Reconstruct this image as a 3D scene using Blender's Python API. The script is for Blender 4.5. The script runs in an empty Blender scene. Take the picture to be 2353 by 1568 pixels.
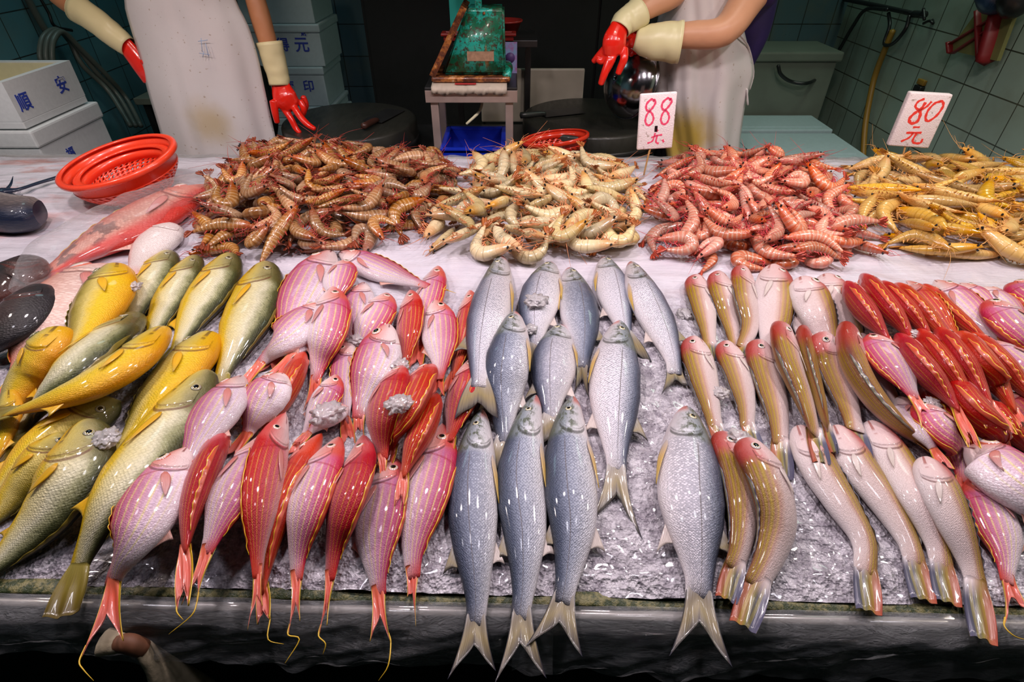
import bpy, bmesh, math, random
import numpy as np
from mathutils import Vector, Matrix, noise as mnoise
random.seed(7); RNG = np.random.default_rng(11)
PI = math.pi
SC = bpy.context.scene
COL = SC.collection

# ------------------------------------------------------------------ camera
CAM_H, FPX, PITCH = 1.60, 1257.0, math.radians(38.0)
T = 0.80                                   # level of the ice on the counter
cam = bpy.data.cameras.new('camera'); cam_o = bpy.data.objects.new('camera', cam); COL.objects.link(cam_o)
cam.sensor_width = 36.0; cam.lens = 36.0*FPX/2353.0; cam.clip_start = 0.02
cam_o.location = (0, 0, CAM_H); cam_o.rotation_euler = (PI/2-PITCH, 0, 0)
cam.dof.use_dof = False
SC.camera = cam_o
# ------------------------------------------------------------------ world, exposure
w = bpy.data.worlds.new('world'); SC.world = w; w.use_nodes = True
w.node_tree.nodes['Background'].inputs[0].default_value = (0.30, 0.45, 0.42, 1)
w.node_tree.nodes['Background'].inputs[1].default_value = 0.018
SC.view_settings.view_transform = 'Standard'; SC.view_settings.look = 'None'
SC.view_settings.gamma = 1.0; SC.view_settings.exposure = 0.0; SC.view_settings.use_curve_mapping = False
# ------------------------------------------------------------------ lamps hung over the counter
def lamp(x, y, z, e, col, size=0.11, tx=None, ty=None, spot=None):
    if spot:
        l = bpy.data.lights.new('lamp_light', 'SPOT'); l.spot_size = math.radians(spot); l.spot_blend = 0.7; l.shadow_soft_size = size
    else:
        l = bpy.data.lights.new('lamp_light', 'AREA'); l.shape = 'DISK'; l.size = size*2
    l.energy = e; l.color = col
    o = bpy.data.objects.new('lamp_light', l); COL.objects.link(o); o.location = (x, y, z)
    tx = x if tx is None else tx; ty = y if ty is None else ty
    d = Vector((tx, ty, T)) - Vector((x, y, z)); o.rotation_euler = d.to_track_quat('-Z', 'Y').to_euler()
    return o
for i, x in enumerate((-1.9, -1.15, -0.4, 0.35, 1.1, 1.85)):
    c = (1.0, 0.86, 0.90) if x > -1.5 else (1.0, 0.85, 0.78)
    if x > 1.5: c = (1.0, 0.88, 0.76)
    lamp(x, 1.25, 2.15, 33, c, 0.06, spot=150, ty=1.3)
for x in (-1.5, -0.5, 0.5, 1.5):
    lamp(x, 0.75, 2.35, 9, (0.94, 0.9, 1.0), 0.08, spot=120, ty=0.95)
lamp(-1.3, 2.0, 2.6, 20, (1.0, 0.85, 0.72), 0.1, ty=2.7, spot=90)
lamp(0.9, 1.9, 2.6, 25, (1.0, 0.85, 0.74), 0.1, ty=2.6, spot=90)
lamp(2.0, 3.2, 2.9, 9, (0.75, 1.0, 0.82), 0.3, tx=2.3, ty=3.0)
lamp(-2.0, 3.4, 2.9, 5, (0.6, 0.95, 1.0), 0.3, tx=-2.0, ty=3.3)

# ------------------------------------------------------------------ helpers
def ray(px, py):
    u = (px-1176.5)/FPX; v = (784-py)/FPX
    return np.array([u, math.cos(PITCH)+v*math.sin(PITCH), v*math.cos(PITCH)-math.sin(PITCH)])
def at_z(px, py, z):
    r = ray(px, py); t = (z-CAM_H)/r[2]; return np.array([0, 0, CAM_H])+r*t
def at_y(px, py, Y):
    r = ray(px, py); return np.array([0, 0, CAM_H])+r*(Y/r[1])
def depth_of(p):
    return p[1]*math.cos(PITCH)+(CAM_H-p[2])*math.sin(PITCH)

def tag(o, label=None, cat=None, group=None, kind=None):
    if label: o['label'] = label
    if cat: o['category'] = cat
    if group: o['group'] = group
    if kind: o['kind'] = kind
    return o
def thing(name, loc, label, cat, group=None):
    o = bpy.data.objects.new(name, None); COL.objects.link(o); o.location = loc; o.empty_display_size = 0.02
    return tag(o, label, cat, group)
def mk(name, V, F, mats, parent=None, attrs=None, smooth=True, mi=None, loc=None):
    V = np.asarray(V, float).reshape(-1, 3)
    off = np.zeros(3)
    if parent is not None:
        q = parent
        while q is not None: off = off+np.array(q.location); q = q.parent
    elif loc is not None: off = np.array(loc, float)
    me = bpy.data.meshes.new(name); me.from_pydata((V-off).tolist(), [], [tuple(int(i) for i in f) for f in F])
    if not isinstance(mats, (list, tuple)): mats = [mats]
    for m in mats: me.materials.append(m)
    if mi is not None: me.polygons.foreach_set('material_index', np.asarray(mi, np.int32))
    if smooth: me.polygons.foreach_set('use_smooth', np.ones(len(me.polygons), bool))
    if attrs:
        for k, a in attrs.items():
            at = me.attributes.new(k, 'FLOAT', 'POINT'); at.data.foreach_set('value', np.asarray(a, np.float32).ravel())
    me.update()
    o = bpy.data.objects.new(name, me); COL.objects.link(o)
    if parent is not None: o.parent = parent
    elif loc is not None: o.location = loc
    return o
def grid_faces(nu, nv, closed=False, base=0):
    F = []
    for i in range(nu-1):
        for j in range(nv if closed else nv-1):
            a = base+i*nv+j; b = base+i*nv+(j+1) % nv
            F.append((a, a+nv if False else base+(i+1)*nv+j, base+(i+1)*nv+(j+1) % nv, b))
    return F
class MB:
    """collects shapes for one mesh"""
    def __init__(s): s.V = []; s.F = []; s.M = []; s.n = 0
    def add(s, V, F, m=0):
        V = [tuple(float(c) for c in v) for v in V]
        s.V += V; s.F += [tuple(i+s.n for i in f) for f in F]; s.M += [m]*len(F); s.n += len(V); return s
    def box(s, x0, x1, y0, y1, z0, z1, m=0, M=None, bev=0.0):
        bm = bmesh.new(); bmesh.ops.create_cube(bm, size=1)
        for v in bm.verts: v.co = Vector(((x0+x1)/2+v.co.x*(x1-x0), (y0+y1)/2+v.co.y*(y1-y0), (z0+z1)/2+v.co.z*(z1-z0)))
        if bev: bmesh.ops.bevel(bm, geom=bm.edges[:]+bm.verts[:], offset=bev, segments=2, affect='EDGES', profile=0.6)
        V = [(M @ v.co) if M else v.co.copy() for v in bm.verts]; bm.verts.index_update()
        F = [[v.index for v in f.verts] for f in bm.faces]; bm.free(); return s.add(V, F, m)
    def tube(s, pts, rad, seg=10, m=0, flat=1.0, cap=True, sub=4, up=None):
        P, R = spline(pts, rad, sub)
        V = []; n = len(P); prev = None
        for i in range(n):
            t = P[min(i+1, n-1)]-P[max(i-1, 0)]; t = t/(np.linalg.norm(t)+1e-9)
            if prev is None:
                a = np.array(up, float) if up is not None else (np.array([0, 0, 1.]) if abs(t[2]) < .9 else np.array([1., 0, 0]))
            else: a = prev
            b = a-t*np.dot(a, t); b /= np.linalg.norm(b)+1e-9; prev = b; c = np.cross(t, b)
            for j in range(seg):
                q = 2*PI*j/seg; V.append(P[i]+R[i]*(c*math.cos(q)+b*math.sin(q)*flat))
        F = grid_faces(n, seg, True)
        if cap:
            V.append(P[0]-(P[1]-P[0])/(np.linalg.norm(P[1]-P[0])+1e-9)*R[0]*.5); V.append(P[-1]+(P[-1]-P[-2])/(np.linalg.norm(P[-1]-P[-2])+1e-9)*R[-1]*.5)
            k = n*seg
            for j in range(seg): F.append((j, (j+1) % seg, k)); F.append(((n-1)*seg+(j+1) % seg, (n-1)*seg+j, k+1))
        return s.add(V, F, m)
    def lathe(s, prof, c=(0, 0, 0), seg=40, m=0, M=None, sx=1, sy=1):
        V = []
        for r, z in prof:
            for j in range(seg):
                q = 2*PI*j/seg; v = Vector((r*math.cos(q)*sx, r*math.sin(q)*sy, z))
                if M: v = M @ v
                V.append((v.x+c[0], v.y+c[1], v.z+c[2]))
        return s.add(V, grid_faces(len(prof), seg, True), m)
    def build(s, name, mats, parent=None, smooth=True, loc=None, attrs=None):
        return mk(name, s.V, s.F, mats, parent, attrs, smooth, s.M, loc)
def spline(pts, rad, sub=4):
    P = np.array([np.array(p, float) for p in pts]); n = len(P)
    R = np.array(rad, float) if hasattr(rad, '__len__') else np.full(n, float(rad))
    if n == 2 or sub <= 1:
        if n == 2 and sub > 1:
            t = np.linspace(0, 1, sub+1)[:, None]; return P[0]*(1-t)+P[1]*t, R[0]+(R[1]-R[0])*t[:, 0]
        return P, R
    Q = np.hstack([P, R[:, None]]); out = []
    for i in range(n-1):
        p0 = Q[max(i-1, 0)]; p1 = Q[i]; p2 = Q[i+1]; p3 = Q[min(i+2, n-1)]
        if i == 0: p0 = 2*p1-p2
        if i == n-2: p3 = 2*p2-p1
        for k in range(sub):
            t = k/sub
            out.append(.5*((2*p1)+(-p0+p2)*t+(2*p0-5*p1+4*p2-p3)*t*t+(-p0+3*p1-3*p2+p3)*t**3))
    out.append(Q[-1]); out = np.array(out); return out[:, :-1], np.maximum(out[:, -1], 1e-4)
def modi(o, typ, **k):
    m = o.modifiers.new(typ.lower(), typ)
    for a, b in k.items(): setattr(m, a, b)
    return o

# ------------------------------------------------------------------ node shorthand
class G:
    def __init__(s, name):
        s.mat = bpy.data.materials.new(name); s.mat.use_nodes = True; s.nt = s.mat.node_tree; s.nt.nodes.clear()
    def n(s, t, **k):
        nd = s.nt.nodes.new(t)
        for a, b in k.items(): setattr(nd, a, b)
        return nd
    def put(s, inp, v):
        if isinstance(v, bpy.types.NodeSocket): s.nt.links.new(v, inp)
        elif v is not None:
            if isinstance(v, (tuple, list)) and len(v) == 3 and inp.type == 'RGBA': v = (*v, 1)
            inp.default_value = v
    def m(s, op, a, b=None, c=None, clamp=False):
        nd = s.n('ShaderNodeMath', operation=op); nd.use_clamp = clamp
        for i, v in enumerate((a, b, c)): s.put(nd.inputs[i], v)
        return nd.outputs[0]
    def attr(s, name): return s.n('ShaderNodeAttribute', attribute_name=name).outputs['Fac']
    def rnd(s): return s.n('ShaderNodeObjectInfo').outputs['Random']
    def obj(s): return s.n('ShaderNodeTexCoord').outputs['Object']
    def gen(s): return s.n('ShaderNodeTexCoord').outputs['Generated']
    def pos(s): return s.n('ShaderNodeNewGeometry').outputs['Position']
    def xyz(s, x, y, z=0.0):
        nd = s.n('ShaderNodeCombineXYZ')
        for i, v in enumerate((x, y, z)): s.put(nd.inputs[i], v)
        return nd.outputs[0]
    def sep(s, v): nd = s.n('ShaderNodeSeparateXYZ'); s.put(nd.inputs[0], v); return nd.outputs
    def map(s, v, sc=(1, 1, 1), rot=(0, 0, 0), loc=(0, 0, 0)):
        nd = s.n('ShaderNodeMapping'); s.put(nd.inputs[0], v); nd.inputs['Scale'].default_value = sc; nd.inputs['Rotation'].default_value = rot; nd.inputs['Location'].default_value = loc
        return nd.outputs[0]
    def noise(s, v, scale=5, detail=3, rough=.5, dist=0.0):
        nd = s.n('ShaderNodeTexNoise'); s.put(nd.inputs['Vector'], v); nd.inputs['Scale'].default_value = scale; nd.inputs['Detail'].default_value = detail
        nd.inputs['Roughness'].default_value = rough; nd.inputs['Distortion'].default_value = dist; return nd.outputs['Fac']
    def voro(s, v, scale=5, feature='F1', rnd=1.0, out='Distance', metric='EUCLIDEAN'):
        nd = s.n('ShaderNodeTexVoronoi', feature=feature, distance=metric); s.put(nd.inputs['Vector'], v); nd.inputs['Scale'].default_value = scale; nd.inputs['Randomness'].default_value = rnd
        return nd.outputs[out]
    def ramp(s, f, stops, interp='LINEAR'):
        nd = s.n('ShaderNodeValToRGB'); s.put(nd.inputs[0], f); cr = nd.color_ramp; cr.interpolation = interp
        while len(cr.elements) < len(stops): cr.elements.new(0.5)
        for e, (p, c) in zip(cr.elements, stops):
            e.position = p; e.color = (c, c, c, 1) if not isinstance(c, (tuple, list)) else (*c, 1)
        return nd.outputs[0]
    def mix(s, f, a, b, blend='MIX'):
        nd = s.n('ShaderNodeMix', data_type='RGBA', blend_type=blend); s.put(nd.inputs[0], f); s.put(nd.inputs[6], a); s.put(nd.inputs[7], b); return nd.outputs[2]
    def step(s, x, a, b): # 0 below a, 1 above b
        nd = s.n('ShaderNodeMapRange', interpolation_type='SMOOTHSTEP'); s.put(nd.inputs[0], x); s.put(nd.inputs[1], a); s.put(nd.inputs[2], b); return nd.outputs[0]
    def bump(s, h, strength=.5, dist=.002, nrm=None):
        nd = s.n('ShaderNodeBump'); s.put(nd.inputs['Height'], h); nd.inputs['Strength'].default_value = strength; nd.inputs['Distance'].default_value = dist
        if nrm: s.put(nd.inputs['Normal'], nrm)
        return nd.outputs[0]
    def out(s, base, rough=.3, metal=0.0, normal=None, spec=.5, coat=0.0, coat_rough=.05, sss=0.0, trans=0.0, alpha=None, emis=None, estr=0.0, sheen=0.0):
        p = s.n('ShaderNodeBsdfPrincipled'); I = p.inputs
        s.put(I['Base Color'], base); s.put(I['Roughness'], rough); s.put(I['Metallic'], metal); s.put(I['Specular IOR Level'], spec)
        s.put(I['Coat Weight'], coat); s.put(I['Coat Roughness'], coat_rough); s.put(I['Transmission Weight'], trans)
        if sss: s.put(I['Subsurface Weight'], sss); I['Subsurface Radius'].default_value = (.02, .01, .008); I['Subsurface Scale'].default_value = .4
        if alpha is not None: s.put(I['Alpha'], alpha)
        if normal is not None: s.put(I['Normal'], normal)
        o = s.n('ShaderNodeOutputMaterial'); s.nt.links.new(p.outputs[0], o.inputs[0]); return s.mat
def plain(name, col, rough=.5, metal=0.0, var=.12, scale=30, bump=.15, spec=.5, coat=0.0, bd=.001):
    g = G(name); o = g.obj(); n = g.noise(o, scale, 4)
    c = g.mix(g.m('MULTIPLY', n, 1.0), tuple(x*(1-var) for x in col), tuple(min(1, x*(1+var)) for x in col))
    r = g.m('ADD', g.m('MULTIPLY', n, .15), rough-.07)
    return g.out(c, r, metal, g.bump(n, bump, bd), spec, coat)
# ------------------------------------------------------------------ fish skins
def fish_base(g, su=95.0, sv=26.0):
    u = g.attr('fu'); v = g.attr('fv'); r = g.rnd()
    a_ = g.m('MULTIPLY', u, su*.72); b_ = g.m('MULTIPLY', v, sv*.72); uv = g.xyz(g.m('ADD', a_, b_), g.m('SUBTRACT', a_, b_), g.m('MULTIPLY', r, 40.0))
    sc = g.voro(uv, 1.0, 'F1', .42)
    nz = g.noise(g.xyz(g.m('MULTIPLY', u, 9.0), g.m('MULTIPLY', v, 4.0), g.m('MULTIPLY', r, 60.0)), 1.0, 5, .6)
    nf = g.noise(g.xyz(g.m('MULTIPLY', u, 85.0), g.m('MULTIPLY', v, 30.0), g.m('MULTIPLY', r, 33.0)), 1.0, 4, .7)
    return u, v, r, sc, nz, nf
def wet(g, base, u, sc, nz, nf, rough=.24, metal=0.0, scale_amp=.5, sss=0.0, coat=.5, gs=(.12, .235), gcol=(.10, .015, .01)):
    tv = g.m('SUBTRACT', g.m('MULTIPLY', g.m('SUBTRACT', g.m('MULTIPLY', g.attr('fv'), 180.0), 58.0), 2/86.0), 1.0)
    ge = g.m('ADD', gs[0]+.008, g.m('MULTIPLY', gs[1]-gs[0], g.m('SUBTRACT', 1.0, g.m('MULTIPLY', g.m('POWER', g.m('ABSOLUTE', tv), 2.2), .42))))
    gd = g.m('SUBTRACT', 1.0, g.step(g.m('ABSOLUTE', g.m('SUBTRACT', u, ge)), .003, .012))
    g2 = g.m('MULTIPLY', g.m('SUBTRACT', 1.0, g.step(g.m('ABSOLUTE', g.m('SUBTRACT', u, g.m('SUBTRACT', ge, (gs[1]-gs[0])*.48))), .0015, .005)), .55)
    gd = g.m('MULTIPLY', g.m('MAXIMUM', gd, g2), g.m('SUBTRACT', 1.0, g.step(g.m('ABSOLUTE', tv), .95, 1.15)))
    base = g.mix(g.m('MULTIPLY', gd, .7), base, gcol)
    hs = g.n('ShaderNodeHueSaturation'); g.put(hs.inputs['Color'], base); hs.inputs['Saturation'].default_value = 1.10; hs.inputs['Value'].default_value = .96; base = hs.outputs[0]
    body = g.step(u, .20, .30)                          # no scales on the head
    h = g.m('ADD', g.m('MULTIPLY', g.m('MULTIPLY', sc, -scale_amp), body), g.m('MULTIPLY', nf, 1.5))
    rr = g.m('ADD', rough-.12, g.m('MULTIPLY', nf, .26))
    return g.out(base, g.m('ADD', rr, .10), metal, g.bump(h, .55, .0024), .4, coat*.7, .06, sss)
def edge_lines(g, v, freq, width, phase=0.0):
    c = g.m('COSINE', g.m('ADD', g.m('MULTIPLY', v, freq*2*PI), phase))
    return g.step(c, 1-width*1.4, 1-width*.4)
def m_bream(name, red):
    g = G(name); u, v, r, sc, nz, nf = fish_base(g)
    vv = g.m('ADD', v, g.m('MULTIPLY', g.m('SUBTRACT', nz, .5), .10))
    if red:
        body = g.ramp(vv, [(0, (.44, .035, .022)), (.22, (.50, .060, .042)), (.42, (.54, .095, .085)), (.6, (.62, .18, .20)), (.8, (.74, .48, .48)), (1, (.82, .70, .69))])
    else:
        body = g.ramp(vv, [(0, (.50, .035, .05)), (.14, (.54, .07, .11)), (.30, (.58, .16, .26)), (.46, (.68, .36, .46)), (.62, (.82, .66, .74)), (1, (.88, .82, .83))])
    # yellow stripes running along the flank
    uvw = g.m('ADD', v, g.m('MULTIPLY', g.m('SINE', g.m('MULTIPLY', u, 5.0)), .012))
    st = edge_lines(g, uvw, 10.5, .26)
    st = g.m('MULTIPLY', g.m('MULTIPLY', st, g.step(v, .14, .20)), g.m('SUBTRACT', 1.0, g.step(v, .70, .80)))
    st = g.m('MULTIPLY', st, g.m('MULTIPLY', g.step(u, .22, .34), g.m('SUBTRACT', 1.0, g.step(u, .90, .99))))
    st = g.m('MULTIPLY', st, g.m('ADD', .35, g.m('MULTIPLY', nz, .8)), clamp=True)
    body = g.mix(g.m('MULTIPLY', st, .60 if red else .78), body, (.78, .50, .12) if red else (.82, .74, .30))
    # mauve and silver sheen between the stripes
    sh = g.m('MULTIPLY', edge_lines(g, uvw, 10.5, .5, PI), g.m('SUBTRACT', 1.0, g.step(v, .6, .8)))
    body = g.mix(g.m('MULTIPLY', g.m('MULTIPLY', sh, g.step(v, .2, .3)), .24 if not red else .10), body, (.44, .24, .46) if not red else (.42, .06, .16))
    head = g.ramp(vv, [(0, (.58, .07, .05)), (.28, (.64, .16, .13)), (.45, (.74, .38, .34)), (.65, (.84, .66, .64)), (1, (.87, .78, .77))])
    hm = g.m('SUBTRACT', 1.0, g.step(g.m('ADD', u, g.m('MULTIPLY', nf, .03)), .19, .25))
    c = g.mix(hm, body, head)
    tail = g.step(u, .86, 1.0); c = g.mix(g.m('MULTIPLY', tail, .75), c, (.66, .13, .07))
    c = g.mix(g.m('MULTIPLY', g.m('SUBTRACT', 1.0, sc), .0), c, c)
    scl = g.m('MULTIPLY', g.step(sc, .42, .62), .20); c = g.mix(g.m('MULTIPLY', scl, g.step(u, .2, .3)), c, (.25, .03, .05))
    gl = g.m('SUBTRACT', 1.0, g.step(g.m('ABSOLUTE', g.m('SUBTRACT', u, g.m('ADD', .245, g.m('MULTIPLY', g.m('SUBTRACT', v, .5), -.12)))), .003, .009))
    c = g.mix(g.m('MULTIPLY', gl, .45), c, (.35, .02, .02))
    mo = g.m('MULTIPLY', g.m('SUBTRACT', 1.0, g.step(g.m('ABSOLUTE', g.m('SUBTRACT', v, .62)), .016, .040)), g.m('SUBTRACT', 1.0, g.step(u, .065, .085)))
    c = g.mix(g.m('MULTIPLY', mo, .8), c, (.18, .01, .01))
    hsv = g.n('ShaderNodeHueSaturation'); g.put(hsv.inputs['Color'], c); g.put(hsv.inputs['Value'], g.m('ADD', .9, g.m('MULTIPLY', r, .25))); g.put(hsv.inputs['Hue'], g.m('ADD', .488, g.m('MULTIPLY', r, .014)))
    return wet(g, hsv.outputs[0], u, sc, nz, nf, .24, .12)
def m_croaker(name, gold):
    g = G(name); u, v, r, sc, nz, nf = fish_base(g, 90, 28)
    vv = g.m('ADD', v, g.m('MULTIPLY', g.m('SUBTRACT', nz, .5), .22))
    if gold:
        body = g.ramp(vv, [(0, (.04, .034, .005)), (.14, (.12, .10, .018)), (.30, (.34, .26, .035)), (.48, (.72, .58, .20)), (.66, (.80, .54, .03)), (.85, (.82, .42, .008)), (1, (.78, .32, .005))])  # cream stop at mid-flank paints silvery glints into the colour
    else:
        body = g.ramp(vv, [(0, (.010, .012, .005)), (.12, (.024, .028, .010)), (.20, (.09, .10, .04)), (.28, (.36, .36, .20)), (.38, (.74, .70, .50)), (.58, (.76, .65, .32)), (.70, (.76, .52, .05)), (1, (.76, .38, .006))])
    sp = g.step(nf, .52, .66); dk = g.m('MULTIPLY', g.m('MULTIPLY', sp, .55), g.m('SUBTRACT', 1.0, g.step(v, .22, .44)))
    c = g.mix(dk, body, (.03, .035, .012))
    c = g.mix(g.m('MULTIPLY', g.step(sc, .40, .62), .16), c, (.10, .09, .02))
    head = g.ramp(vv, [(0, (.035, .034, .010)), (.28, (.10, .09, .026)), (.42, (.30, .25, .08)), (.55, (.55, .44, .12)), (.75, (.70, .40, .03)), (1, (.74, .32, .01))])
    c = g.mix(g.m('MULTIPLY', g.m('SUBTRACT', 1.0, g.step(u, .2, .26)), .85), c, head)
    c = g.mix(g.m('MULTIPLY', g.step(u, .84, 1.0), .45), c, (.20, .15, .01))
    mo = g.m('MULTIPLY', g.m('SUBTRACT', 1.0, g.step(g.m('ABSOLUTE', g.m('SUBTRACT', v, .66)), .016, .04)), g.m('SUBTRACT', 1.0, g.step(u, .09, .12)))
    c = g.mix(g.m('MULTIPLY', mo, .8), c, (.12, .06, .01))
    return wet(g, c, u, sc, nz, nf, .26, .10, .8)
def m_threadfin(dark=False):
    g = G('dark_silver_fish_skin' if dark else 'silver_fish_skin'); u, v, r, sc, nz, nf = fish_base(g, 100, 32)
    vv = g.m('ADD', v, g.m('MULTIPLY', g.m('SUBTRACT', nz, .5), .10))
    body = g.ramp(vv, [(0, (.016, .022, .035)), (.11, (.035, .045, .075)), (.22, (.12, .14, .20)), (.32, (.36, .38, .46)), (.44, (.72, .70, .77)), (.7, (.86, .81, .85)), (1, (.85, .77, .78))])
    if dark: body = g.ramp(vv, [(0, (.012, .018, .026)), (.15, (.028, .038, .055)), (.30, (.09, .11, .16)), (.42, (.26, .29, .37)), (.56, (.46, .48, .56)), (.72, (.68, .67, .72)), (1, (.80, .74, .76))])
    pat = g.m('MULTIPLY', g.step(sc, .38, .6), g.m('SUBTRACT', 1.0, g.step(v, .65, .9)))
    c = g.mix(g.m('MULTIPLY', pat, .45), body, (.06, .07, .12))
    ll = g.m('SUBTRACT', 1.0, g.step(g.m('ABSOLUTE', g.m('SUBTRACT', v, g.m('ADD', .42, g.m('MULTIPLY', u, .06)))), .003, .010))
    c = g.mix(g.m('MULTIPLY', g.m('MULTIPLY', ll, .75), g.step(u, .22, .26)), c, (.14, .12, .12))
    head = g.ramp(vv, [(0, (.07, .07, .045)), (.22, (.13, .15, .13)), (.40, (.34, .38, .42)), (.6, (.68, .67, .70)), (1, (.84, .72, .72))])
    hn = g.mix(g.m('MULTIPLY', g.step(g.noise(g.xyz(g.m('MULTIPLY', u, 30.), g.m('MULTIPLY', v, 9.), r), 1, 4, .7), .48, .60), g.m('SUBTRACT', 1.0, g.step(v, .5, .75))), head, (.10, .12, .07))
    c = g.mix(g.m('SUBTRACT', 1.0, g.step(u, .19, .24)), c, g.mix(.9, head, hn))
    c = g.mix(g.m('MULTIPLY', g.m('MULTIPLY', g.m('SUBTRACT', 1.0, g.step(u, .03, .07)), g.step(v, .45, .6)), .8), c, (.72, .22, .18))
    c = g.mix(g.m('MULTIPLY', g.step(u, .88, 1.0), .25), c, (.25, .20, .15))
    return wet(g, c, u, sc, nz, nf, .24, .32, .9, gs=(.10, .20), gcol=(.03, .03, .02))
def m_tile():
    g = G('tilefish_skin'); u, v, r, sc, nz, nf = fish_base(g, 110, 34)
    vv = g.m('ADD', v, g.m('MULTIPLY', g.m('SUBTRACT', nz, .5), .09))
    body = g.ramp(vv, [(0, (.13, .022, .012)), (.09, (.20, .075, .015)), (.22, (.27, .16, .02)), (.34, (.40, .26, .07)), (.43, (.58, .36, .26)), (.54, (.76, .60, .58)), (1, (.84, .77, .77))])
    ln = g.m('MULTIPLY', edge_lines(g, v, 11.0, .3), g.m('MULTIPLY', g.step(v, .1, .16), g.m('SUBTRACT', 1.0, g.step(v, .42, .5))))
    c = g.mix(g.m('MULTIPLY', ln, .40), body, (.40, .16, .22))
    l2 = g.m('MULTIPLY', edge_lines(g, v, 11.0, .3, PI), g.m('MULTIPLY', g.step(v, .1, .16), g.m('SUBTRACT', 1.0, g.step(v, .42, .5))))
    c = g.mix(g.m('MULTIPLY', l2, .35), c, (.66, .50, .08))
    head = g.ramp(vv, [(0, (.30, .035, .025)), (.18, (.42, .08, .07)), (.34, (.56, .20, .19)), (.48, (.78, .56, .55)), (1, (.85, .77, .76))])
    hm = g.m('SUBTRACT', 1.0, g.step(g.m('ADD', u, g.m('MULTIPLY', nz, .06)), .17, .29)); c = g.mix(hm, c, head)
    c = g.mix(g.m('MULTIPLY', g.step(u, .88, 1.0), .12), c, (.45, .20, .14))
    c = g.mix(g.m('MULTIPLY', g.m('MULTIPLY', g.step(sc, .42, .62), .22), g.step(u, .25, .3)), c, (.40, .25, .20))
    mo = g.m('MULTIPLY', g.m('SUBTRACT', 1.0, g.step(g.m('ABSOLUTE', g.m('SUBTRACT', v, .66)), .016, .04)), g.m('SUBTRACT', 1.0, g.step(u, .08, .11)))
    c = g.mix(g.m('MULTIPLY', mo, .75), c, (.35, .08, .06))
    return wet(g, c, u, sc, nz, nf, .24, .08, .5)
def m_seabream(name, stops):
    g = G(name); u, v, r, sc, nz, nf = fish_base(g, 70, 26)
    vv = g.m('ADD', v, g.m('MULTIPLY', g.m('SUBTRACT', nz, .5), .2))
    c = g.ramp(vv, stops); c = g.mix(g.m('MULTIPLY', g.step(sc, .4, .6), .28), c, tuple(x*.5 for x in stops[0][1]))
    c = g.mix(g.m('MULTIPLY', g.step(u, .86, 1.0), .7), c, stops[0][1])
    if 'bagged' in name: c = g.mix(g.m('MULTIPLY', g.m('SUBTRACT', 1.0, g.step(g.m('ADD', u, g.m('MULTIPLY', nz, .15)), .12, .32)), .8), c, (.80, .16, .10)); c = g.mix(g.m('MULTIPLY', g.m('MULTIPLY', g.step(nz, .50, .56), g.step(u, .45, .6)), .7), c, (.10, .06, .06)); c = g.mix(g.m('MULTIPLY', g.step(v, .62, .80), .8), c, (.66, .06, .06))
    return wet(g, c, u, sc, nz, nf, .24, .08, .8)
def m_fin(name, stops, edge=None, rough=.3):
    """fu along the ray, fv from middle (0) to outer edge (1)"""
    g = G(name); u = g.attr('fu'); v = g.attr('fv'); r = g.rnd()
    ray = g.noise(g.xyz(g.m('MULTIPLY', v, 34.0), g.m('MULTIPLY', u, 1.5), r), 1.0, 2)
    c = g.ramp(g.m('ADD', u, g.m('MULTIPLY', g.m('SUBTRACT', ray, .5), .35)), stops)
    c = g.mix(g.m('MULTIPLY', g.step(ray, .5, .62), .25), c, (.08, .03, .02))
    if edge: c = g.mix(g.m('MULTIPLY', g.step(v, edge[1], edge[1]+.08), .9), c, edge[0])
    return g.out(c, rough, 0, g.bump(ray, .4, .001), .5, .4)
M = {}
M['bream'] = m_bream('pink_striped_bream_skin', False); M['breamr'] = m_bream('red_bream_skin', True)
M['croak'] = m_croaker('olive_gold_croaker_skin', False); M['croakg'] = m_croaker('golden_croaker_skin', True)
M['thread'] = m_threadfin(); M['threadd'] = m_threadfin(True); M['tile'] = m_tile()
M['pinkb'] = m_seabream('pale_pink_bream_skin', [(0, (.72, .20, .14)), (.25, (.74, .36, .28)), (.55, (.80, .62, .55)), (1, (.84, .76, .72))])
M['whiteb'] = m_seabream('white_bream_skin', [(0, (.74, .34, .28)), (.3, (.84, .72, .68)), (1, (.86, .80, .78))])
M['redw'] = m_seabream('bagged_red_fish_skin', [(0, (.62, .05, .03)), (.3, (.70, .22, .16)), (.6, (.74, .46, .38)), (1, (.70, .30, .22))])
M['dark'] = m_seabream('black_brown_fish_skin', [(0, (.012, .011, .015)), (.4, (.022, .016, .016)), (.75, (.06, .022, .018)), (1, (.12, .03, .02))])
M['bluek'] = m_seabream('blue_black_fish_skin', [(0, (.008, .012, .03)), (.5, (.014, .02, .045)), (.7, (.10, .08, .08)), (1, (.30, .24, .22))])
M['f_red'] = m_fin('red_bream_fin', [(0, (.75, .16, .08)), (.5, (.74, .10, .055)), (1, (.70, .17, .13))], ((.80, .52, .02), .88))
M['f_dors'] = m_fin('dorsal_fin_red_yellow_edge', [(0, (.60, .06, .03)), (1, (.66, .12, .05))], ((.85, .55, .02), .80))
M['f_pink'] = m_fin('pale_pink_fin', [(0, (.72, .30, .22)), (1, (.80, .50, .42))])
M['f_pecp'] = m_fin('translucent_pink_side_fin', [(0, (.62, .20, .16)), (.5, (.62, .26, .24)), (1, (.60, .30, .30))])
M['f_yel'] = m_fin('golden_fin', [(0, (.74, .40, .01)), (.6, (.80, .44, .01)), (1, (.50, .34, .04))])
M['f_olv'] = m_fin('olive_fin', [(0, (.34, .28, .06)), (.6, (.18, .13, .01)), (1, (.09, .06, .008))])
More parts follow.
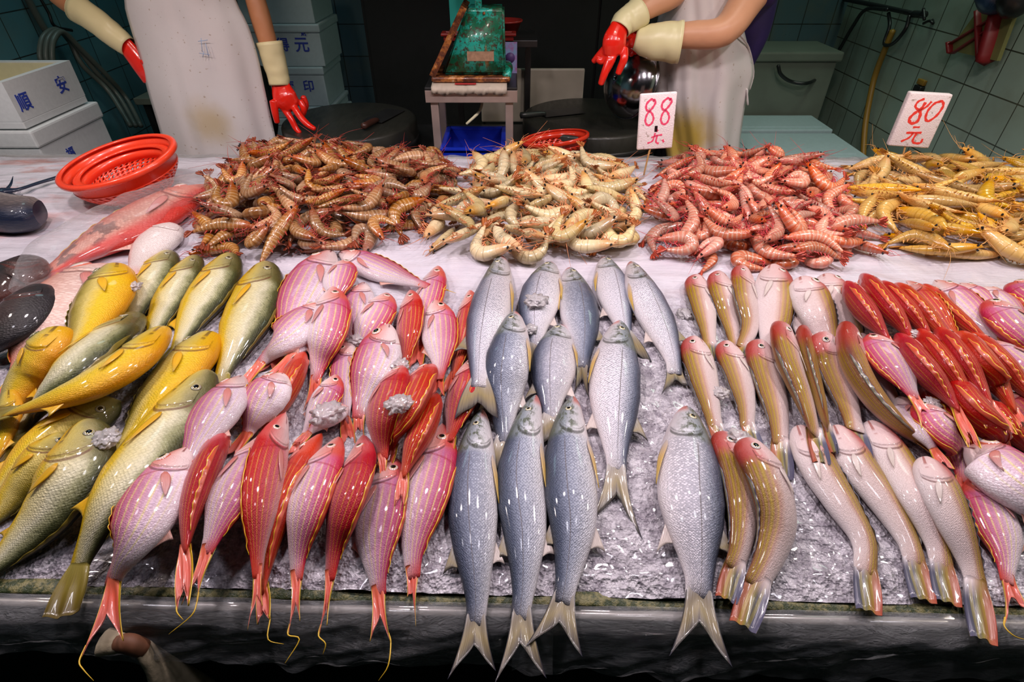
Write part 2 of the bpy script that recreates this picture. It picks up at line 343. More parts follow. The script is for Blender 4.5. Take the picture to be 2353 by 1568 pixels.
M['f_gry'] = m_fin('dusky_forked_fin', [(0, (.46, .43, .43)), (.3, (.32, .27, .20)), (.6, (.32, .25, .12)), (.85, (.18, .15, .11)), (1, (.05, .05, .05))], ((.03, .03, .05), .9))
M['f_gryy'] = m_fin('yellow_tipped_fin', [(0, (.60, .50, .46)), (.45, (.66, .42, .12)), (1, (.60, .40, .04))])
M['f_wht'] = m_fin('milky_fin', [(0, (.74, .62, .58)), (1, (.66, .56, .50))])
g = G('tilefish_tail_fin'); u = g.attr('fu'); v = g.attr('fw')
st = edge_lines(g, g.m('ADD', v, g.m('MULTIPLY', g.attr('fu'), .1)), 2.6, .45)
c = g.ramp(v, [(0, (.42, .09, .06)), (.3, (.36, .14, .06)), (.5, (.24, .20, .05)), (.66, (.10, .10, .14)), (1, (.10, .095, .16))]); c = g.mix(g.m('MULTIPLY', st, .45), c, (.42, .34, .03)); c = g.mix(g.m('SUBTRACT', 1.0, g.step(u, .0, .45)), c, g.ramp(v, [(0, (.20, .09, .02)), (.3, (.38, .24, .07)), (.5, (.60, .40, .32)), (.7, (.74, .60, .58)), (1, (.80, .72, .72))]))
M['f_tile'] = g.out(c, .25, 0, g.bump(g.noise(g.xyz(g.m('MULTIPLY', v, 40.), g.m('MULTIPLY', u, 2.), 0.), 1, 2), .4, .001), .5, .5)
M['fil'] = plain('yellow_tail_thread', (.72, .45, .03), .3)
def m_eye(name, iris, rim):
    g = G(name); r = g.attr('fr')
    return g.out(g.ramp(r, [(0, (.004, .004, .006)), (.46, (.006, .006, .01)), (.50, (.65, .5, .12)), (.58, iris), (.80, iris), (.88, rim), (1, rim)]), .06, 0, None, .6, 1.0)
M['e_bream'] = m_eye('bream_eye', (.72, .55, .52), (.62, .14, .08)); M['e_sil'] = m_eye('silver_fish_eye', (.62, .58, .42), (.16, .15, .10))
M['e_crk'] = m_eye('croaker_eye', (.36, .33, .24), (.10, .09, .03)); M['e_tile'] = m_eye('tilefish_eye', (.66, .62, .60), (.45, .18, .14))

# ------------------------------------------------------------------ counter height map (what lies where)
CELL = .005; HX0, HX1, HY0, HY1 = -2.7, 2.5, .2, 2.5
NXH, NYH = int((HX1-HX0)/CELL)+1, int((HY1-HY0)/CELL)+1
gx = HX0+np.arange(NXH)*CELL; gy = HY0+np.arange(NYH)*CELL
GX, GY = np.meshgrid(gx, gy, indexing='ij')
P_F0 = at_z(0, 1372, T); P_F1 = at_z(2353, 1425, T)           # front lip of the counter
FR_K = (P_F1[1]-P_F0[1])/(P_F1[0]-P_F0[0])
def front_y(x): return P_F0[1]+FR_K*(x-P_F0[0])
P_B0 = at_z(0, 357, T); P_B1 = at_z(2353, 368, T); BK_K = (P_B1[1]-P_B0[1])/(P_B1[0]-P_B0[0])
def back_y(x): return P_B0[1]+BK_K*(x-P_B0[0])
def _vn(x, y, s):                                             # smooth lattice noise
    x = np.asarray(x)/s; y = np.asarray(y)/s; xi = np.floor(x); yi = np.floor(y); fx = x-xi; fy = y-yi
    fx = fx*fx*(3-2*fx); fy = fy*fy*(3-2*fy)
    def h(a, b): q = np.sin(a*127.1+b*311.7+s*913.)*43758.5453; return q-np.floor(q)
    return (h(xi, yi)*(1-fx)+h(xi+1, yi)*fx)*(1-fy)+(h(xi, yi+1)*(1-fx)+h(xi+1, yi+1)*fx)*fy
def ice_z(x, y):
    r = np.clip((1.30-y)/.35, 0, 1)                           # rough open ice in front, film-covered at the back
    a = .010*_vn(x, y, .17)+.005*_vn(x+3, y, .06)
    b = r*(.006*_vn(x, y, .022)+.004*_vn(x+7, y, .011))
    wr = (1-r)*.003*np.sin(y*70+4*_vn(x, y, .3)*6)*_vn(x, y+5, .15)
    e = -.010*np.clip((.06-(y-front_y(x)))/.06, 0, 1)
    return T-.012+a+b+wr+e
HM = np.where(GY > front_y(GX), ice_z(GX, GY), T-.05)
def hq(x, y):
    i = np.clip(((np.asarray(x)-HX0)/CELL).round().astype(int), 0, NXH-1); j = np.clip(((np.asarray(y)-HY0)/CELL).round().astype(int), 0, NYH-1)
    return HM[i, j]
def hstamp(x, y, z):
    i = np.clip(((x-HX0)/CELL).round().astype(int), 0, NXH-1).ravel(); j = np.clip(((y-HY0)/CELL).round().astype(int), 0, NYH-1).ravel()
    np.maximum.at(HM, (i, j), z.ravel())

# ------------------------------------------------------------------ species: s, back height, belly height, half thickness
SP = {
 'bream': dict(k=.50, prof=[(0, .06, .05, .05), (.02, .24, .20, .14), (.06, .46, .38, .26), (.12, .70, .56, .38), (.2, .90, .78, .47), (.32, 1, .97, .50), (.46, .97, .97, .49), (.6, .82, .82, .42), (.74, .53, .53, .29), (.86, .33, .33, .18), (.95, .25, .25, .10), (1, .22, .22, .015)],
   eye=(.13, .38, .20), em='e_bream', tail='f_red', pec=(.26, .58, .17, .16, 'f_pecp')),
 'croak': dict(k=.56, prof=[(0, .20, .18, .16), (.015, .40, .36, .30), (.05, .60, .56, .44), (.11, .80, .76, .54), (.2, .96, .94, .60), (.34, 1, 1, .60), (.5, .90, .92, .54), (.65, .66, .68, .42), (.8, .40, .40, .25), (.92, .26, .26, .13), (1, .22, .22, .015)],
   eye=(.115, .38, .15), em='e_crk', tail='f_olv', pec=(.26, .54, .17, .15, 'f_yel')),
 'thread': dict(k=.58, prof=[(0, .10, .10, .10), (.015, .24, .24, .22), (.05, .42, .44, .38), (.12, .64, .68, .50), (.2, .82, .86, .57), (.32, 1, 1, .60), (.5, .98, .98, .58), (.64, .80, .80, .48), (.78, .54, .54, .34), (.9, .37, .37, .20), (.95, .35, .35, .15), (1, .33, .33, .015)],
   eye=(.09, .44, .14), em='e_sil', tail='f_gry', pec=(.23, .80, .22, .17, 'f_gryy')),
 'tile': dict(k=.60, prof=[(0, .34, .28, .30), (.012, .55, .42, .44), (.045, .82, .62, .56), (.10, 1, .82, .62), (.2, 1.04, .98, .64), (.35, .96, 1, .60), (.55, .82, .84, .52), (.72, .63, .64, .40), (.88, .47, .47, .25), (.95, .46, .46, .18), (1, .42, .42, .015)],
   eye=(.10, .40, .20), em='e_tile', tail='f_tile', pec=(.24, .60, .15, .15, 'f_wht')),
}
def topx(p):
    d = p-np.array([0, 0, CAM_H]); zc = d[1]*math.cos(PITCH)-d[2]*math.sin(PITCH); return np.array([1176.5+FPX*d[0]/zc, 784-FPX*(d[1]*math.sin(PITCH)+d[2]*math.cos(PITCH))/zc])
def catmull(P, n):
    P = np.array(P, float)
    Q, _ = spline(P, 1.0, 12) if len(P) > 2 else (np.linspace(P[0], P[1], 30), None)
    d = np.r_[0, np.cumsum(np.linalg.norm(np.diff(Q, axis=0), axis=1))]; t = np.linspace(0, d[-1], n)
    return np.stack([np.interp(t, d, Q[:, k]) for k in range(Q.shape[1])], 1)

FISH_COUNT = 0
def fish(sp, pts, w, side, label, roll=0, tail=None, skin=None, name='fish', cat='fish', group=None, fil=None, dors=True, eyes=True, k=None, lift=0.0, slack=.26, anal=False, notch=None, fins=True, settle=True):
    """sp species; pts pixel midline snout -> tail root; w widest pixel width; side 'L'/'R' picture side its back faces;
    roll degrees the back is turned up to the light; tail: ((ax,ay),(bx,by)) the two lobe tips or ((ex,ey),) the blunt end."""
    S_ = SP[sp]; k = k or (.64 if sp == 'bream' and roll >= 50 else S_['k']); N = 45
    pr = np.array(S_['prof']); sN = (np.linspace(0, 1, N)**1.25)*.93+np.linspace(0, 1, N)*.07
    hd = np.interp(sN, pr[:, 0], pr[:, 1]); hb = np.interp(sN, pr[:, 0], pr[:, 2]); tw = np.interp(sN, pr[:, 0], pr[:, 3])/pr[:, 3].max()
    px = catmull(pts, 200); sp_ = np.linspace(0, 1, 200); px = np.stack([np.interp(sN, sp_, px[:, 0]), np.interp(sN, sp_, px[:, 1])], 1)
    R = math.radians(roll*.92); c0 = math.cos(R); s0 = math.sin(R)
    hfac = math.sqrt(c0*c0+k*k*s0*s0); vfac = math.sqrt(s0*s0+k*k*c0*c0)
    z = np.full(N, T+.03)
    mid = N//3
    def unp(z): return np.array([at_z(px[i, 0], px[i, 1], z[i]) for i in range(N)])
    for it in range(3):
        P = unp(z)
        q = P[mid]; t_ = P[mid+5]-P[mid-5]; t_ /= np.linalg.norm(t_); sd_ = np.cross(t_, [0, 0, 1.]); sd_ /= np.linalg.norm(sd_); up_ = np.cross(sd_, t_)
        da = topx(q+sd_*.01)-topx(q); wn = {'L': (-1, 0), 'R': (1, 0), 'U': (0, -1), 'D': (0, 1)}[side]; sg = 1 if da[0]*wn[0]+da[1]*wn[1] > 0 else -1
        vd = q-np.array([0, 0, CAM_H]); vd /= np.linalg.norm(vd); nv_ = np.cross(t_, vd); nv_ /= np.linalg.norm(nv_)
        ext_ = math.sqrt(np.dot(sd_*sg*c0+up_*s0, nv_)**2+(k*np.dot(up_*c0-sd_*sg*s0, nv_))**2)
        H = (w/2)*({'bream': 1.02, 'croak': .89}.get(sp, .93))*depth_of(q)/FPX/ext_; W = H*k
        Tn = np.gradient(P, axis=0); Tn[:, 2] = 0; Tn /= np.linalg.norm(Tn, axis=1)[:, None]+1e-9
        Sd = np.stack([-Tn[:, 1], Tn[:, 0], np.zeros(N)], 1)
        prof = np.maximum(hd, hb)
        ah = H*hfac*prof; bv = H*(vfac if roll > 30 else k)*np.where(roll > 30, prof, tw)
        bv = np.maximum(H*np.sqrt((s0*prof)**2+(k*c0*tw)**2), .002)
        req = np.full(N, -9.)
        if settle:
            for rho in (-.5, -.25, 0, .25, .5):
                g_ = hq(P[:, 0]+Sd[:, 0]*ah*rho, P[:, 1]+Sd[:, 1]*ah*rho)
                req = np.maximum(req, g_+bv*(1-slack)*math.sqrt(1-rho*rho))
        else: req[:] = T+bv
        zz = req.copy()
        for _ in range(40):
            sm = zz.copy(); sm[1:-1] = .5*(zz[:-2]+zz[2:]); sm[0] = 2*zz[1]-zz[2] if False else zz[1]; sm[-1] = zz[-2]
            zz = np.maximum(req, sm)
        kern = np.hanning(17)[1:-1]; kern /= kern.sum(); zz = np.convolve(np.pad(zz, 7, mode='reflect', reflect_type='odd'), kern, 'valid')
        ex = np.maximum(zz-(T+bv.max()*.8), 0); zz = zz-ex+.075*(1-np.exp(-ex/.075))
        z = zz+lift
    P = unp(z)
    # densely stamp into the height map
    dd = catmull(np.c_[P, ah, bv], 110)
    Td = np.gradient(dd[:, :3], axis=0); Td[:, 2] = 0; Td /= np.linalg.norm(Td, axis=1)[:, None]+1e-9
    for rho in np.linspace(-.96, .96, 27):
        hstamp(dd[:, 0]-Td[:, 1]*dd[:, 3]*rho, dd[:, 1]+Td[:, 0]*dd[:, 3]*rho, dd[:, 2]+dd[:, 4]*math.sqrt(1-rho*rho))
    # frames
    Tn = np.gradient(P, axis=0); Tn /= np.linalg.norm(Tn, axis=1)[:, None]
    Sd = np.cross(Tn, [0, 0, 1.]); Sd /= np.linalg.norm(Sd, axis=1)[:, None]
    Up = np.cross(Sd, Tn)
    # which way is the picture side?
    i0 = N//3
    D = Sd*sg*c0+Up*s0                   # toward the back
    L = Up*c0-Sd*sg*s0                   # the flank we see
    def bp(s, th, sc=1.0, off=0.0):      # th 0 back .. pi belly (positive = the flank we see)
        f = np.interp(s, sN, np.arange(N)); i = int(min(f, N-2)); t = f-i
        C = P[i]*(1-t)+P[i+1]*t; Dd = D[i]*(1-t)+D[i+1]*t; Ll = L[i]*(1-t)+L[i+1]*t; Tt = Tn[i]*(1-t)+Tn[i+1]*t
        ct, st = math.cos(th), math.sin(th); h = np.interp(s, sN, hd) if ct > 0 else np.interp(s, sN, hb)
        ww = np.interp(s, sN, tw)*W
        nrm = Dd*ct+Ll*st*1.0
        return C+(Dd*H*h*ct+Ll*ww*st*(1-.12*abs(ct)))*sc+nrm/(np.linalg.norm(nrm)+1e-9)*off, nrm, Tt
    root = thing(name, (float(P[i0][0]), float(P[i0][1]), float(P[:, 2].min()-bv.min())), label, cat, group)
    V = []; fu = []; fv = []; NR = 28
    for i in range(N):
        for j in range(NR):
            th = 2*PI*j/NR; ct, st = math.cos(th), math.sin(th); h = hd[i] if ct > 0 else hb[i]
            V.append(P[i]+D[i]*H*h*ct+L[i]*W*tw[i]*st*(1-.12*abs(ct))); fu.append(sN[i]); fv.append(abs((th+PI) % (2*PI)-PI)/PI)
    F = grid_faces(N, NR, True)
    V.append(P[0]-Tn[0]*H*.10); fu.append(0); fv.append(.5); V.append(P[-1]); fu.append(1); fv.append(.5)
    for j in range(NR): F.append((j, (j+1) % NR, N*NR)); F.append(((N-1)*NR+(j+1) % NR, (N-1)*NR+j, N*NR+1))
    skin = skin or sp
    mk('body', V, F, M[skin], root, dict(fu=fu, fv=fv))
    # gill cover plate
    gs0, gs1 = (.12, .235) if sp != 'thread' else (.10, .20)
    V = []; fu = []; fv = []; nu, nv = 7, 11
    for i in range(nu):
        for j in range(nv):
            tv = j/(nv-1); th = math.radians(58+tv*86); a_ = i/(nu-1)
            s = gs0+(gs1-gs0)*a_*(1.0-.42*abs(2*tv-1)**2.2); off = .0006+H*.034*a_ if i < nu-1 else -.002
            p, _, _ = bp(s+(.004 if i == nu-1 else 0), th, 1.0, off); V.append(p); fu.append(max(.02, s-.03)); fv.append(th/PI)
    mk('gill_cover', V, grid_faces(nu, nv), M[skin], root, dict(fu=fu, fv=fv))
    # eyes
    if eyes:
        es, ev, er = S_['eye']
        for sgn in ((1, -1) if roll > 38 else (1,)):
            p, n_, t_ = bp(es, sgn*ev*PI, 1.0, 0.0); r_ = H*er
            pa, _, _ = bp(es-.03, sgn*ev*PI); pb, _, _ = bp(es+.03, sgn*ev*PI); pc, _, _ = bp(es, sgn*(ev-.08)*PI); pd, _, _ = bp(es, sgn*(ev+.08)*PI)
            ta = pb-pa; ta /= np.linalg.norm(ta); tb = pd-pc; tb -= ta*np.dot(tb, ta); tb /= np.linalg.norm(tb)+1e-9; nn = np.cross(ta, tb)
            if np.dot(nn, n_) < 0: nn = -nn
            V = [p+nn*r_*.42]; fr = [0]; F = []; seg = 16; rs = [.3, .55, .8, 1.0, 1.12]; hs = [.40, .34, .22, .08, -.12]
            for r1, h1 in zip(rs, hs):
                for j in range(seg):
                    q = 2*PI*j/seg; V.append(p+(ta*math.cos(q)*1.08+tb*math.sin(q))*r_*r1+nn*r_*h1); fr.append(min(r1/1.12, 1))
            for j in range(seg): F.append((0, 1+j, 1+(j+1) % seg))
            F += grid_faces(len(rs), seg, True, 1)
            mk('eye', V, F, M[S_['em']], root, dict(fr=fr))
    # pectoral fin
    if fins and roll < 62:
        ps, pv, pl, pw, pm = S_['pec']; V = []; fu = []; fv = []
        for i in range(9):
            a_ = i/8; s = ps+pl*a_
            for j in range(7):
                b_ = j/6*2-1; wd = pw*math.sin(PI*(.10+.88*a_**.62))*.48; th = min(PI*(pv+.10*a_+wd*b_*.62), PI*1.02)
                p, _, _ = bp(s, th, 1.0, .0012+H*(.03+.06*a_)*(1 if sp == 'thread' else .7)); V.append(p); fu.append(a_); fv.append(abs(b_)*.8)
        o = mk('pectoral_fin', V, grid_faces(9, 7), M[pm], root, dict(fu=fu, fv=fv)); modi(o, 'SOLIDIFY', thickness=.0012, offset=0)
    # folded dorsal fin along the back
    if dors and sp in ('bream', 'tile', 'croak'):
        V = []; fu = []; fv = []; nn_ = 46; hgt = {'bream': .24, 'tile': .20, 'croak': .20}[sp]; ph = RNG.random()*6; s1 = .86 if sp != 'croak' else .80
        for i in range(nn_):
            a_ = i/(nn_-1); s = .27+(s1-.27)*a_; hh = hgt*min(1, a_*7+.15, (1-a_)*6+.1)*(1+.10*math.sin(a_*48+ph)+.08*math.sin(a_*23+ph))
            for j in range(5):
                b_ = j/4; p, _, _ = bp(s, hh*b_*1.5+(.04 if roll < 30 else -.12), 1.0, .0008+H*.030*b_+.0012*math.sin(a_*48+ph)*b_); V.append(p); fu.append(.5); fv.append(b_)
        o = mk('dorsal_fin', V, grid_faces(nn_, 5), M[{'bream': 'f_dors', 'tile': 'f_tile', 'croak': 'f_olv'}[sp]], root, dict(fu=fu, fv=fv, fw=np.array(fv)*.3+.55)); modi(o, 'SOLIDIFY', thickness=.001, offset=0)
    def blade(nm, s0_, s1_, ln, sweep, sgn, mt):
        V = []; fu = []; fv = []
        for i in range(9):
            a_ = i/8; s = s0_+(s1_-s0_)*a_; base, nr, tt = bp(s, 0 if sgn > 0 else PI, .9)
            f = np.interp(s, sN, np.arange(N)); ii = int(min(f, N-1)); dirv = (D[ii]*sgn)*(c0 if abs(c0) > .3 else 1)
            if i == 0: tip = base+dirv*ln*H+Tn[ii]*sweep*H-np.array([0, 0, 1])*H*.12; b1, _, _ = bp(s1_, 0 if sgn > 0 else PI, .9)
            tl = tip+(b1-tip)*a_*.9+(Tn[ii]*-.10*H*math.sin(PI*a_))
            for j in range(6):
                b_ = j/5; V.append(base*(1-b_)+tl*b_); fu.append(b_); fv.append(.95 if i == 0 else (1-a_)*.8)
        o = mk(nm, V, grid_faces(9, 6), M[mt], root, dict(fu=fu, fv=fv, fw=fv)); modi(o, 'SOLIDIFY', thickness=.0014, offset=0)
    if sp == 'thread' and fins:
        blade('rear_dorsal_fin', .60, .72, .42, 1.15, 1, 'f_gry'); blade('anal_fin', .60, .72, .34, 1.0, -1, 'f_wht')
    if sp == 'croak' and fins: blade('anal_fin', .62, .76, .42, .5, -1, 'f_yel')
    if sp == 'bream' and fins and roll < 30: blade('anal_fin', .56, .74, .22, .3, -1, 'f_pink')
    # tail
    Pe, Te = P[-1], Tn[-1]; zt = Pe[2]-.004
    hbase = H*hd[-1]*(hfac if roll < 40 else .5); Se = Sd[-1]
    if tail is None:
        e_ = px[-1]+(px[-1]-px[-8])/(np.linalg.norm(px[-1]-px[-8])+1e-6)*w*.75; tail = ((e_[0], e_[1]),)
    if len(tail) == 1:
        E = at_z(tail[0][0], tail[0][1], zt); d = E-Pe; ld = np.linalg.norm(d); nn_ = np.cross(d/ld, [0, 0, 1.])
        spread = H*{'tile': .46, 'croak': .42, 'bream': .36, 'thread': .8}[sp]*(max(.45, abs(c0)))
        A_, B_ = E+nn_*spread, E-nn_*spread; nf = notch or {'tile': .95, 'croak': 1.12, 'bream': .55, 'thread': .5}[sp]
    else:
        A_, B_ = (at_z(t[0], t[1], zt-.003) for t in tail); nf = notch or (.42 if sp == 'bream' else .40)
        if np.dot(A_-B_, Se) < 0: A_, B_ = B_, A_
    tb = float(np.interp(.92, sN, tw)); fb = float(np.interp(.92, sN, np.arange(N))); ib = int(fb); Pb = P[ib]*(1-(fb-ib))+P[ib+1]*(fb-ib); hbb = H*float(np.interp(.92, sN, hd))*(math.sqrt(c0*c0+k*k*s0*s0*.3))
    Mi = (A_+B_)/2; Nn = Pe+(Mi-Pe)*nf; TH = []; V = []; fu = []; fv = []; fw = []; nu, nv = 12, 15
    for i in range(nu):
        a_ = i/(nu-1)
        for j in range(nv):
            b_ = 1-2*j/(nv-1); Bv = Pb+Sd[ib]*hbb*b_*.88; tip = A_ if b_ > 0 else B_; ab = abs(b_)
            E = Nn+(tip-Nn)*ab**1.15; bow = math.sin(PI*a_)*.10*np.linalg.norm(tip-Pe)*b_
            p = Bv*(1-a_)+E*a_-Se*bow*.5*(1 if len(tail) > 1 else -1)+np.array([0, 0, .0025*math.sin(b_*7+a_*3)*a_]); V.append(p); fu.append(a_); fv.append(ab); fw.append((1-b_*sg)/2); TH.append(.0008+W*tb*.80*max(0, 1-a_/.42)**1.3*math.sqrt(max(0, 1-ab*ab)))
    mt = M[S_['tail']]
    TH = np.array(TH)[:, None]; Lq = L[-1]; V = np.array(V); V = np.vstack([V+TH*Lq, V-TH*Lq]).tolist(); fu = fu*2; fv = fv*2; fw = fw*2
    F = grid_faces(nu, nv)+[tuple(q+nu*nv for q in f[::-1]) for f in grid_faces(nu, nv)]
    bd = [i*nv for i in range(nu)]+[(nu-1)*nv+j for j in range(1, nv)]+[i*nv+nv-1 for i in range(nu-2, -1, -1)]+[j for j in range(nv-2, 0, -1)]
    F += [(bd[i], bd[(i+1) % len(bd)], bd[(i+1) % len(bd)]+nu*nv, bd[i]+nu*nv) for i in range(len(bd))]; mi = [0]*len(F)
    if fil is not None:
        pp = [at_z(q[0], q[1], zt-.004-.01*ii) for ii, q in enumerate(fil[1])]; a0 = A_ if np.linalg.norm(A_-pp[0]) < np.linalg.norm(B_-pp[0]) else B_
        mb = MB(); mb.V = [tuple(map(float, v)) for v in V]; mb.F = F; mb.M = mi; mb.n = len(V); mb.tube([a0-(a0-Pe)*.2, a0]+pp, [.0012, .0011]+[.0009]*(len(pp)-1)+[.0004], 5, 1)
        ex = mb.n-len(fu); V, F, mi = mb.V, mb.F, mb.M; fu += [0]*ex; fv += [0]*ex; fw += [0]*ex; mt = [mt, M['fil']]
    o = mk('tail_fin', V, F, mt, root, dict(fu=fu, fv=fv, fw=fw), mi=mi)
    global FISH_COUNT; FISH_COUNT += 1
    return root
# ------------------------------------------------------------------ counter, ice, film
CX0, CX1 = -2.55, 2.23
g = G('crushed_ice'); p_ = g.pos(); yy = g.sep(p_)[1]
rough_zone = g.m('SUBTRACT', 1.0, g.step(yy, 1.0, 1.35))
v1 = g.voro(p_, 85, 'F1'); v2 = g.voro(p_, 210, 'F1'); n1 = g.noise(p_, 26, 5, .6); n2 = g.noise(g.map(p_, (5, 42, 30)), 1.0, 5, .65, .8)
hh = g.m('ADD', g.m('MULTIPLY', rough_zone, g.m('ADD', g.m('MULTIPLY', v1, 1.3), g.m('MULTIPLY', v2, .6))), g.m('ADD', g.m('MULTIPLY', n1, .7), g.m('MULTIPLY', n2, 1.1)))
base = g.mix(g.noise(p_, 9, 4), (.58, .54, .62), (.78, .75, .80)); base = g.mix(g.m('MULTIPLY', rough_zone, .93), base, g.mix(g.step(g.noise(p_, 30, 5, .7, .8), .36, .66), (.26, .23, .27), (.72, .68, .73)))
# watery blood near the cut fish on the left
bl = g.m('MULTIPLY', g.step(g.noise(g.map(p_, (4.5, 13, 8), (0, 0, .5)), 1.0, 4, .5, .6), .50, .68), g.m('MULTIPLY', g.m('SUBTRACT', 1.0, g.step(g.sep(p_)[0], -1.75, -1.35)), g.step(yy, 1.35, 1.5)))
base = g.mix(g.m('MULTIPLY', bl, .75), base, (.55, .10, .03))
M['ice'] = g.out(base, g.m('ADD', .06, g.m('MULTIPLY', n1, .25)), 0, g.bump(hh, .75, .006), .6, .6)
def film(name, alpha, col=(.75, .76, .78), sc=14):
    g = G(name); p = g.pos(); n = g.noise(p, sc, 5, .6, 1.2); f = g.n('ShaderNodeLayerWeight'); f.inputs[0].default_value = .35
    a = g.m('ADD', alpha, g.m('MULTIPLY', f.outputs['Facing'], .35), clamp=True)
    n2 = g.m('MULTIPLY', g.noise(g.map(p, (7, 22, 22), (0, .5, .3)), 3.0, 6, .7, 2.0), .9); return g.out(col, .08, 0, g.bump(g.m('ADD', n, n2), 1.0, .012), .8, .6, alpha=a)
M['film'] = film('clear_plastic_film', .22); M['filmb'] = film('clear_bag_film', .07, (.82, .80, .80), 30)
M['steel'] = plain('wet_stainless_steel', (.42, .42, .42), .28, .9); M['dkpanel'] = plain('dark_green_black_panel', (.006, .010, .009), .4)
M['rail'] = plain('old_stained_rail', (.26, .24, .22), .3, .1, .6, 9, coat=.4)
g = G('mossy_sealant'); p_ = g.pos(); n = g.noise(p_, 70, 4, .7); M['moss'] = g.out(g.mix(g.step(n, .42, .6), (.03, .045, .012), (.20, .18, .07)), .5, 0, g.bump(n, .9, .004))
# the ice bed as one undulating sheet
nx, ny = 480, 300; V = []
xs = np.linspace(CX0+.02, CX1-.02, nx); tt = np.linspace(0, 1, ny)
XX = xs[:, None].repeat(ny, 1); YY = (front_y(XX)+.024)*(1-tt)+(back_y(XX)-.002)*tt; ZZ = ice_z(XX, YY)-.0012
V = np.stack([XX.ravel(), YY.ravel(), ZZ.ravel()], 1)
tag(mk('crushed_ice_bed', V, grid_faces(nx, ny), M['ice'], loc=(0, 1.2, T-.03)), 'bed of crushed ice under clear film covering the whole counter', 'ice', kind='stuff')
def xband(name, f0, f1, z0, z1, m, label=None, parent=None, wav=0.0, n=160, cat=None):
    """a long bar along the front lip, front edge at f0 and back edge at f1 metres behind the lip"""
    V = []
    for x in np.linspace(CX0, CX1, n):
        a = front_y(x)+f0; b = front_y(x)+f1; wv = wav*(mnoise.noise(Vector((x*9, 0, z0*50))))
        V += [(x, a, z0), (x, a, z1-.002+wv), (x, a+.003, z1+wv), (x, b-.003, z1+wv), (x, b, z1-.002+wv), (x, b, z0)]
    return mk(name, V, grid_faces(n, 6, True), m, parent, loc=None if parent else (0, float(front_y(0)), z0))
cnt = thing('fish_counter', (0, 1.2, 0), 'long market counter holding the fish, with a metal front rail', 'counter')
mb = MB()
for (a, b, c, d) in [(CX0, CX1, .055, .04)]:
    V = []
    for x in (CX0, CX1):
        y0, y1 = float(front_y(x))+.02, float(back_y(x)); V += [(x, y0, T-.10), (x, y1, T-.10), (x, y1, T-.035), (x, y0, T-.035)]
    mb.add(V, [(0, 1, 5, 4), (1, 2, 6, 5), (2, 3, 7, 6), (3, 0, 4, 7), (0, 3, 2, 1), (4, 5, 6, 7)])
mb.build('tray', M['steel'], cnt, smooth=False)
V = []
for x in (CX0, CX1):
    y0 = float(front_y(x))+.10; V += [(x, y0, .0), (x, y0+.04, .0), (x, y0+.04, T-.10), (x, y0, T-.10)]
mk('front_panel', V, [(0, 1, 5, 4), (1, 2, 6, 5), (2, 3, 7, 6), (3, 0, 4, 7), (0, 3, 2, 1), (4, 5, 6, 7)], M['dkpanel'], cnt, smooth=False)
V = [(v[0], float(back_y(v[0]))-.10+(.04 if i % 4 in (1, 2) else 0), v[2]) for i, v in enumerate(V)]
mk('rear_panel', V, [(0, 1, 5, 4), (1, 2, 6, 5), (2, 3, 7, 6), (3, 0, 4, 7), (0, 3, 2, 1), (4, 5, 6, 7)], M['dkpanel'], cnt, smooth=False)
xband('front_rail', -.006, .0098, T-.055, T-.016, M['rail'], parent=cnt)
xband('rear_lip', 0, 0.012, T-.05, T-.0, M['rail'], parent=cnt, n=2)
o = bpy.data.objects['rear_lip']
for v in o.data.vertices: v.co.y += float(back_y(v.co.x)-front_y(v.co.x))
xband('moss_line', .010, .034, T-.05, T-.0105, M['moss'], parent=cnt, wav=.006, n=400)
# hanging film in front
def skirt(name, x0, x1, drop, label, seed, out=.03):
    V = []; n = int((x1-x0)/.008); m = 20
    for i in range(n):
        x = x0+(x1-x0)*i/(n-1)
        for j in range(m):
            t = j/(m-1); q = mnoise.noise(Vector((x*5+seed, t*2, 0)))*.022+mnoise.noise(Vector((x*23+seed, t*3, 3)))*.010+abs(mnoise.noise(Vector((x*11+t*5, seed, 7))))*.016
            dr = drop*(1+.18*mnoise.noise(Vector((x*2.2, seed, 1))))
            y = front_y(x)+.012-(.028+out*t)*math.sin(min(t*3, 1)*PI/2)-q*t; z = T-.010-dr*max(0, t-.12)/.88+.004*math.sin(t*3)
            V.append((x, y, z))
    return tag(mk(name, V, grid_faces(n, m), M['film'], loc=((x0+x1)/2, float(front_y((x0+x1)/2))-.02, T-.1)), label, 'plastic film')
skirt('plastic_film', CX0+.05, 0.06, .075, 'crumpled clear plastic film hanging off the left half of the counter front', 1.0)
skirt('plastic_film', 0.0, CX1-.05, .085, 'clear plastic film hanging off the right half of the counter front', 8.0)
# film ruck along the back edge
V = []; n = 420; m = 9
for i in range(n):
    x = CX0+.02+(CX1-CX0-.04)*i/(n-1)
    for j in range(m):
        t = j/(m-1); h = (.012+.010*mnoise.noise(Vector((x*6, 0, 2)))+.008*mnoise.noise(Vector((x*22, t*2, 5))))*math.sin(PI*min(t*1.1, 1))
        V.append((x, float(back_y(x))-.045+.075*t, T-.004+max(h, 0)-.035*max(0, t-.75)*4))
tag(mk('plastic_film', V, grid_faces(n, m), M['film'], loc=(0, 2.3, T)), 'ruck of clear plastic film along the counter back edge', 'plastic film')
